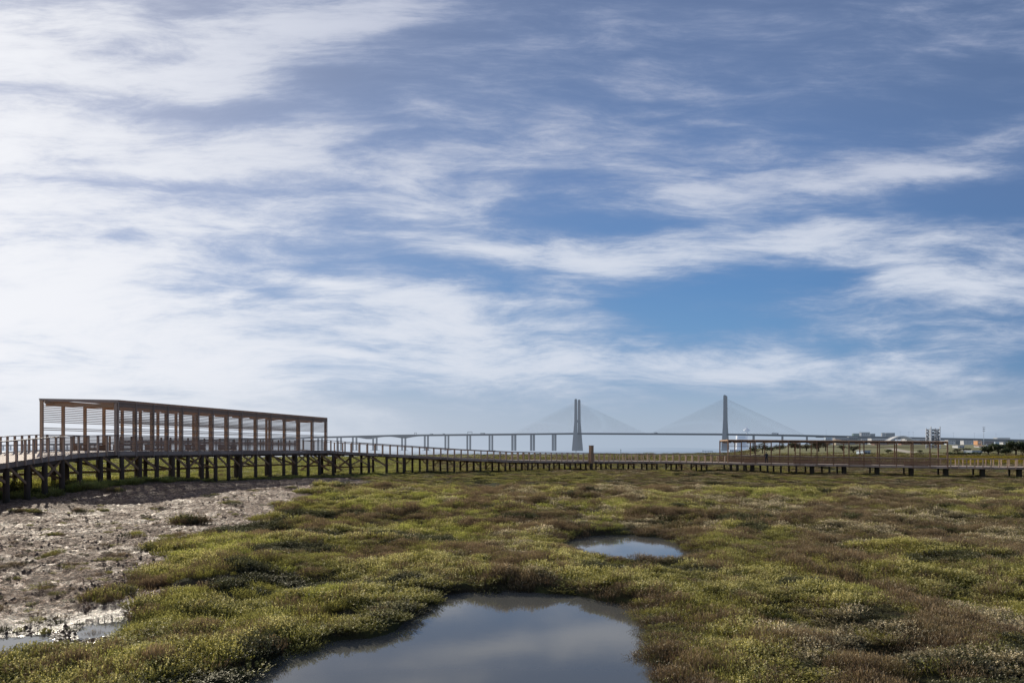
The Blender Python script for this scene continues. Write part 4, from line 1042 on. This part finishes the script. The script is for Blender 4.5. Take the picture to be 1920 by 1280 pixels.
NEG=[(330,205,330,40,-5,-.75),(170,455,170,34,0,-.55),(620,150,200,60,-30,-.45),(1830,372,230,50,5,-1.1),(1880,90,420,130,0,-.4),(1260,600,190,80,-6,-.62),(520,560,210,36,-10,-.4),(1050,412,400,38,-2,-.30),(1540,525,180,36,6,-.35),(860,150,260,60,0,-.45),(470,355,220,26,-4,-.35),(1790,482,220,30,-3,-.5),(160,345,190,18,2,-.3),(330,15,190,50,0,-.45),(240,130,160,20,10,-.2),(730,480,200,50,-10,-.3),(120,640,260,16,-3,-.2)]
acc=None
for b in BL+NEG:
    v=blob(*b); acc=v if acc is None else N.math('ADD',acc,v)
# fibrous detail, drawn out along the cloud streets
fa=N.noise(N.mapping(wuv,rot=(0,0,math.radians(-14)),scale=(2.6,9,1)),1.0,8,.62,.25)
fb=N.noise(N.mapping(wuv,rot=(0,0,math.radians(18)),scale=(4.5,24,1)),1.0,8,.68,.25)
fc_=N.noise(N.mapping(wuv,rot=(0,0,math.radians(-8)),scale=(1.5,4.2,1)),1.0,4,.58,.2)
fib=N.math('ADD',N.math('MULTIPLY',N.math('SUBTRACT',fa,.5),1.15),N.math('MULTIPLY',N.math('SUBTRACT',fb,.5),1.35))
acc=N.math('MULTIPLY',acc,.66); den=N.math('ADD',acc,N.math('MULTIPLY',fib,1.25)); den=N.math('ADD',den,N.math('MULTIPLY',N.math('SUBTRACT',fc_,.5),1.1))
den=N.math('ADD',den,N.math('ADD',.08,N.math('MULTIPLY',N.ramp(U_,.30,-.62),.30)))
den=N.math('ADD',den,N.math('MULTIPLY',N.ramp(V_,.24,.06),.20))
mask=N.ramp(den,-.38,1.32)
low=N.ramp(V_,.125,-.01)         # horizon veil
left=N.ramp(U_,.20,-.80)
# clear-sky colour: Nishita sky scaled, steered towards the photograph's blue
nm=N.mix(1.0,sky.outputs[0],(.085,.085,.085),'MULTIPLY')
vr=N.n('ShaderNodeValToRGB'); N.l(V_,vr.inputs[0]); e=vr.color_ramp.elements
e[0].position=0; e[0].color=(.38,.46,.58,1); e[1].position=.62; e[1].color=(.120,.180,.34,1)
for p_,c_ in ((.04,(.31,.44,.60)),(.11,(.15,.33,.58)),(.22,(.10,.25,.52)),(.36,(.115,.22,.46)),(.5,(.12,.195,.38))):
    q=e.new(p_); q.color=(*c_,1)
clear=N.mix(.90,nm,vr.outputs[0])
dk_=N.ramp(U_,.25,.75); clear=N.mix(N.math('MULTIPLY',dk_,.35),clear,(.08,.14,.27))
wht=N.mix(left,(.66,.71,.81),(.92,.93,.97))
up=N.ramp(V_,.20,.56)
wht=N.mix(N.math('MULTIPLY',up,N.math('SUBTRACT',1.0,left)),wht,(.46,.50,.64))
# thin parts of the cloud are greyer and more violet than the thick parts
thin=N.mix(left,(.27,.35,.54),(.43,.51,.74))
wht=N.mix(N.ramp(mask,.05,.75),thin,wht)
s1=N.mix(N.ramp(mask,-.05,.95),clear,wht)
veil=N.mix(left,(.40,.48,.59),(.76,.80,.87))
s2=N.mix(N.math('MULTIPLY',low,.92),s1,veil)
s3=N.mix(N.math('MULTIPLY',left,.16),s2,(.82,.84,.90))
N.l(s3,bg.inputs[0]); bg.inputs[1].default_value=1.0
sd=Vector((math.sin(SUN_AZ)*math.cos(SUN_EL),math.cos(SUN_AZ)*math.cos(SUN_EL),math.sin(SUN_EL)))
ld=bpy.data.lights.new('sun','SUN'); ld.energy=5.0; ld.angle=math.radians(.6); ld.color=(1,.90,.74); lo_=bpy.data.objects.new('sun',ld); COL.objects.link(lo_)
lo_.rotation_euler=sd.to_track_quat('Z','Y').to_euler(); lo_.location=(0,0,50)
cd=bpy.data.cameras.new('camera'); co=bpy.data.objects.new('camera',cd); COL.objects.link(co); co.location=(0,0,CAM); co.rotation_euler=(math.pi/2,0,0)
cd.sensor_width=36; cd.lens=36*F/1920; cd.shift_y=(HZ-640)/1920; cd.clip_start=.1; cd.clip_end=60000; SC.camera=co
SC.view_settings.view_transform='Standard'; SC.view_settings.look='None'; SC.view_settings.exposure=0; SC.view_settings.gamma=1
SC.cycles.max_bounces=6; SC.cycles.diffuse_bounces=3; SC.cycles.glossy_bounces=3; SC.cycles.transmission_bounces=3
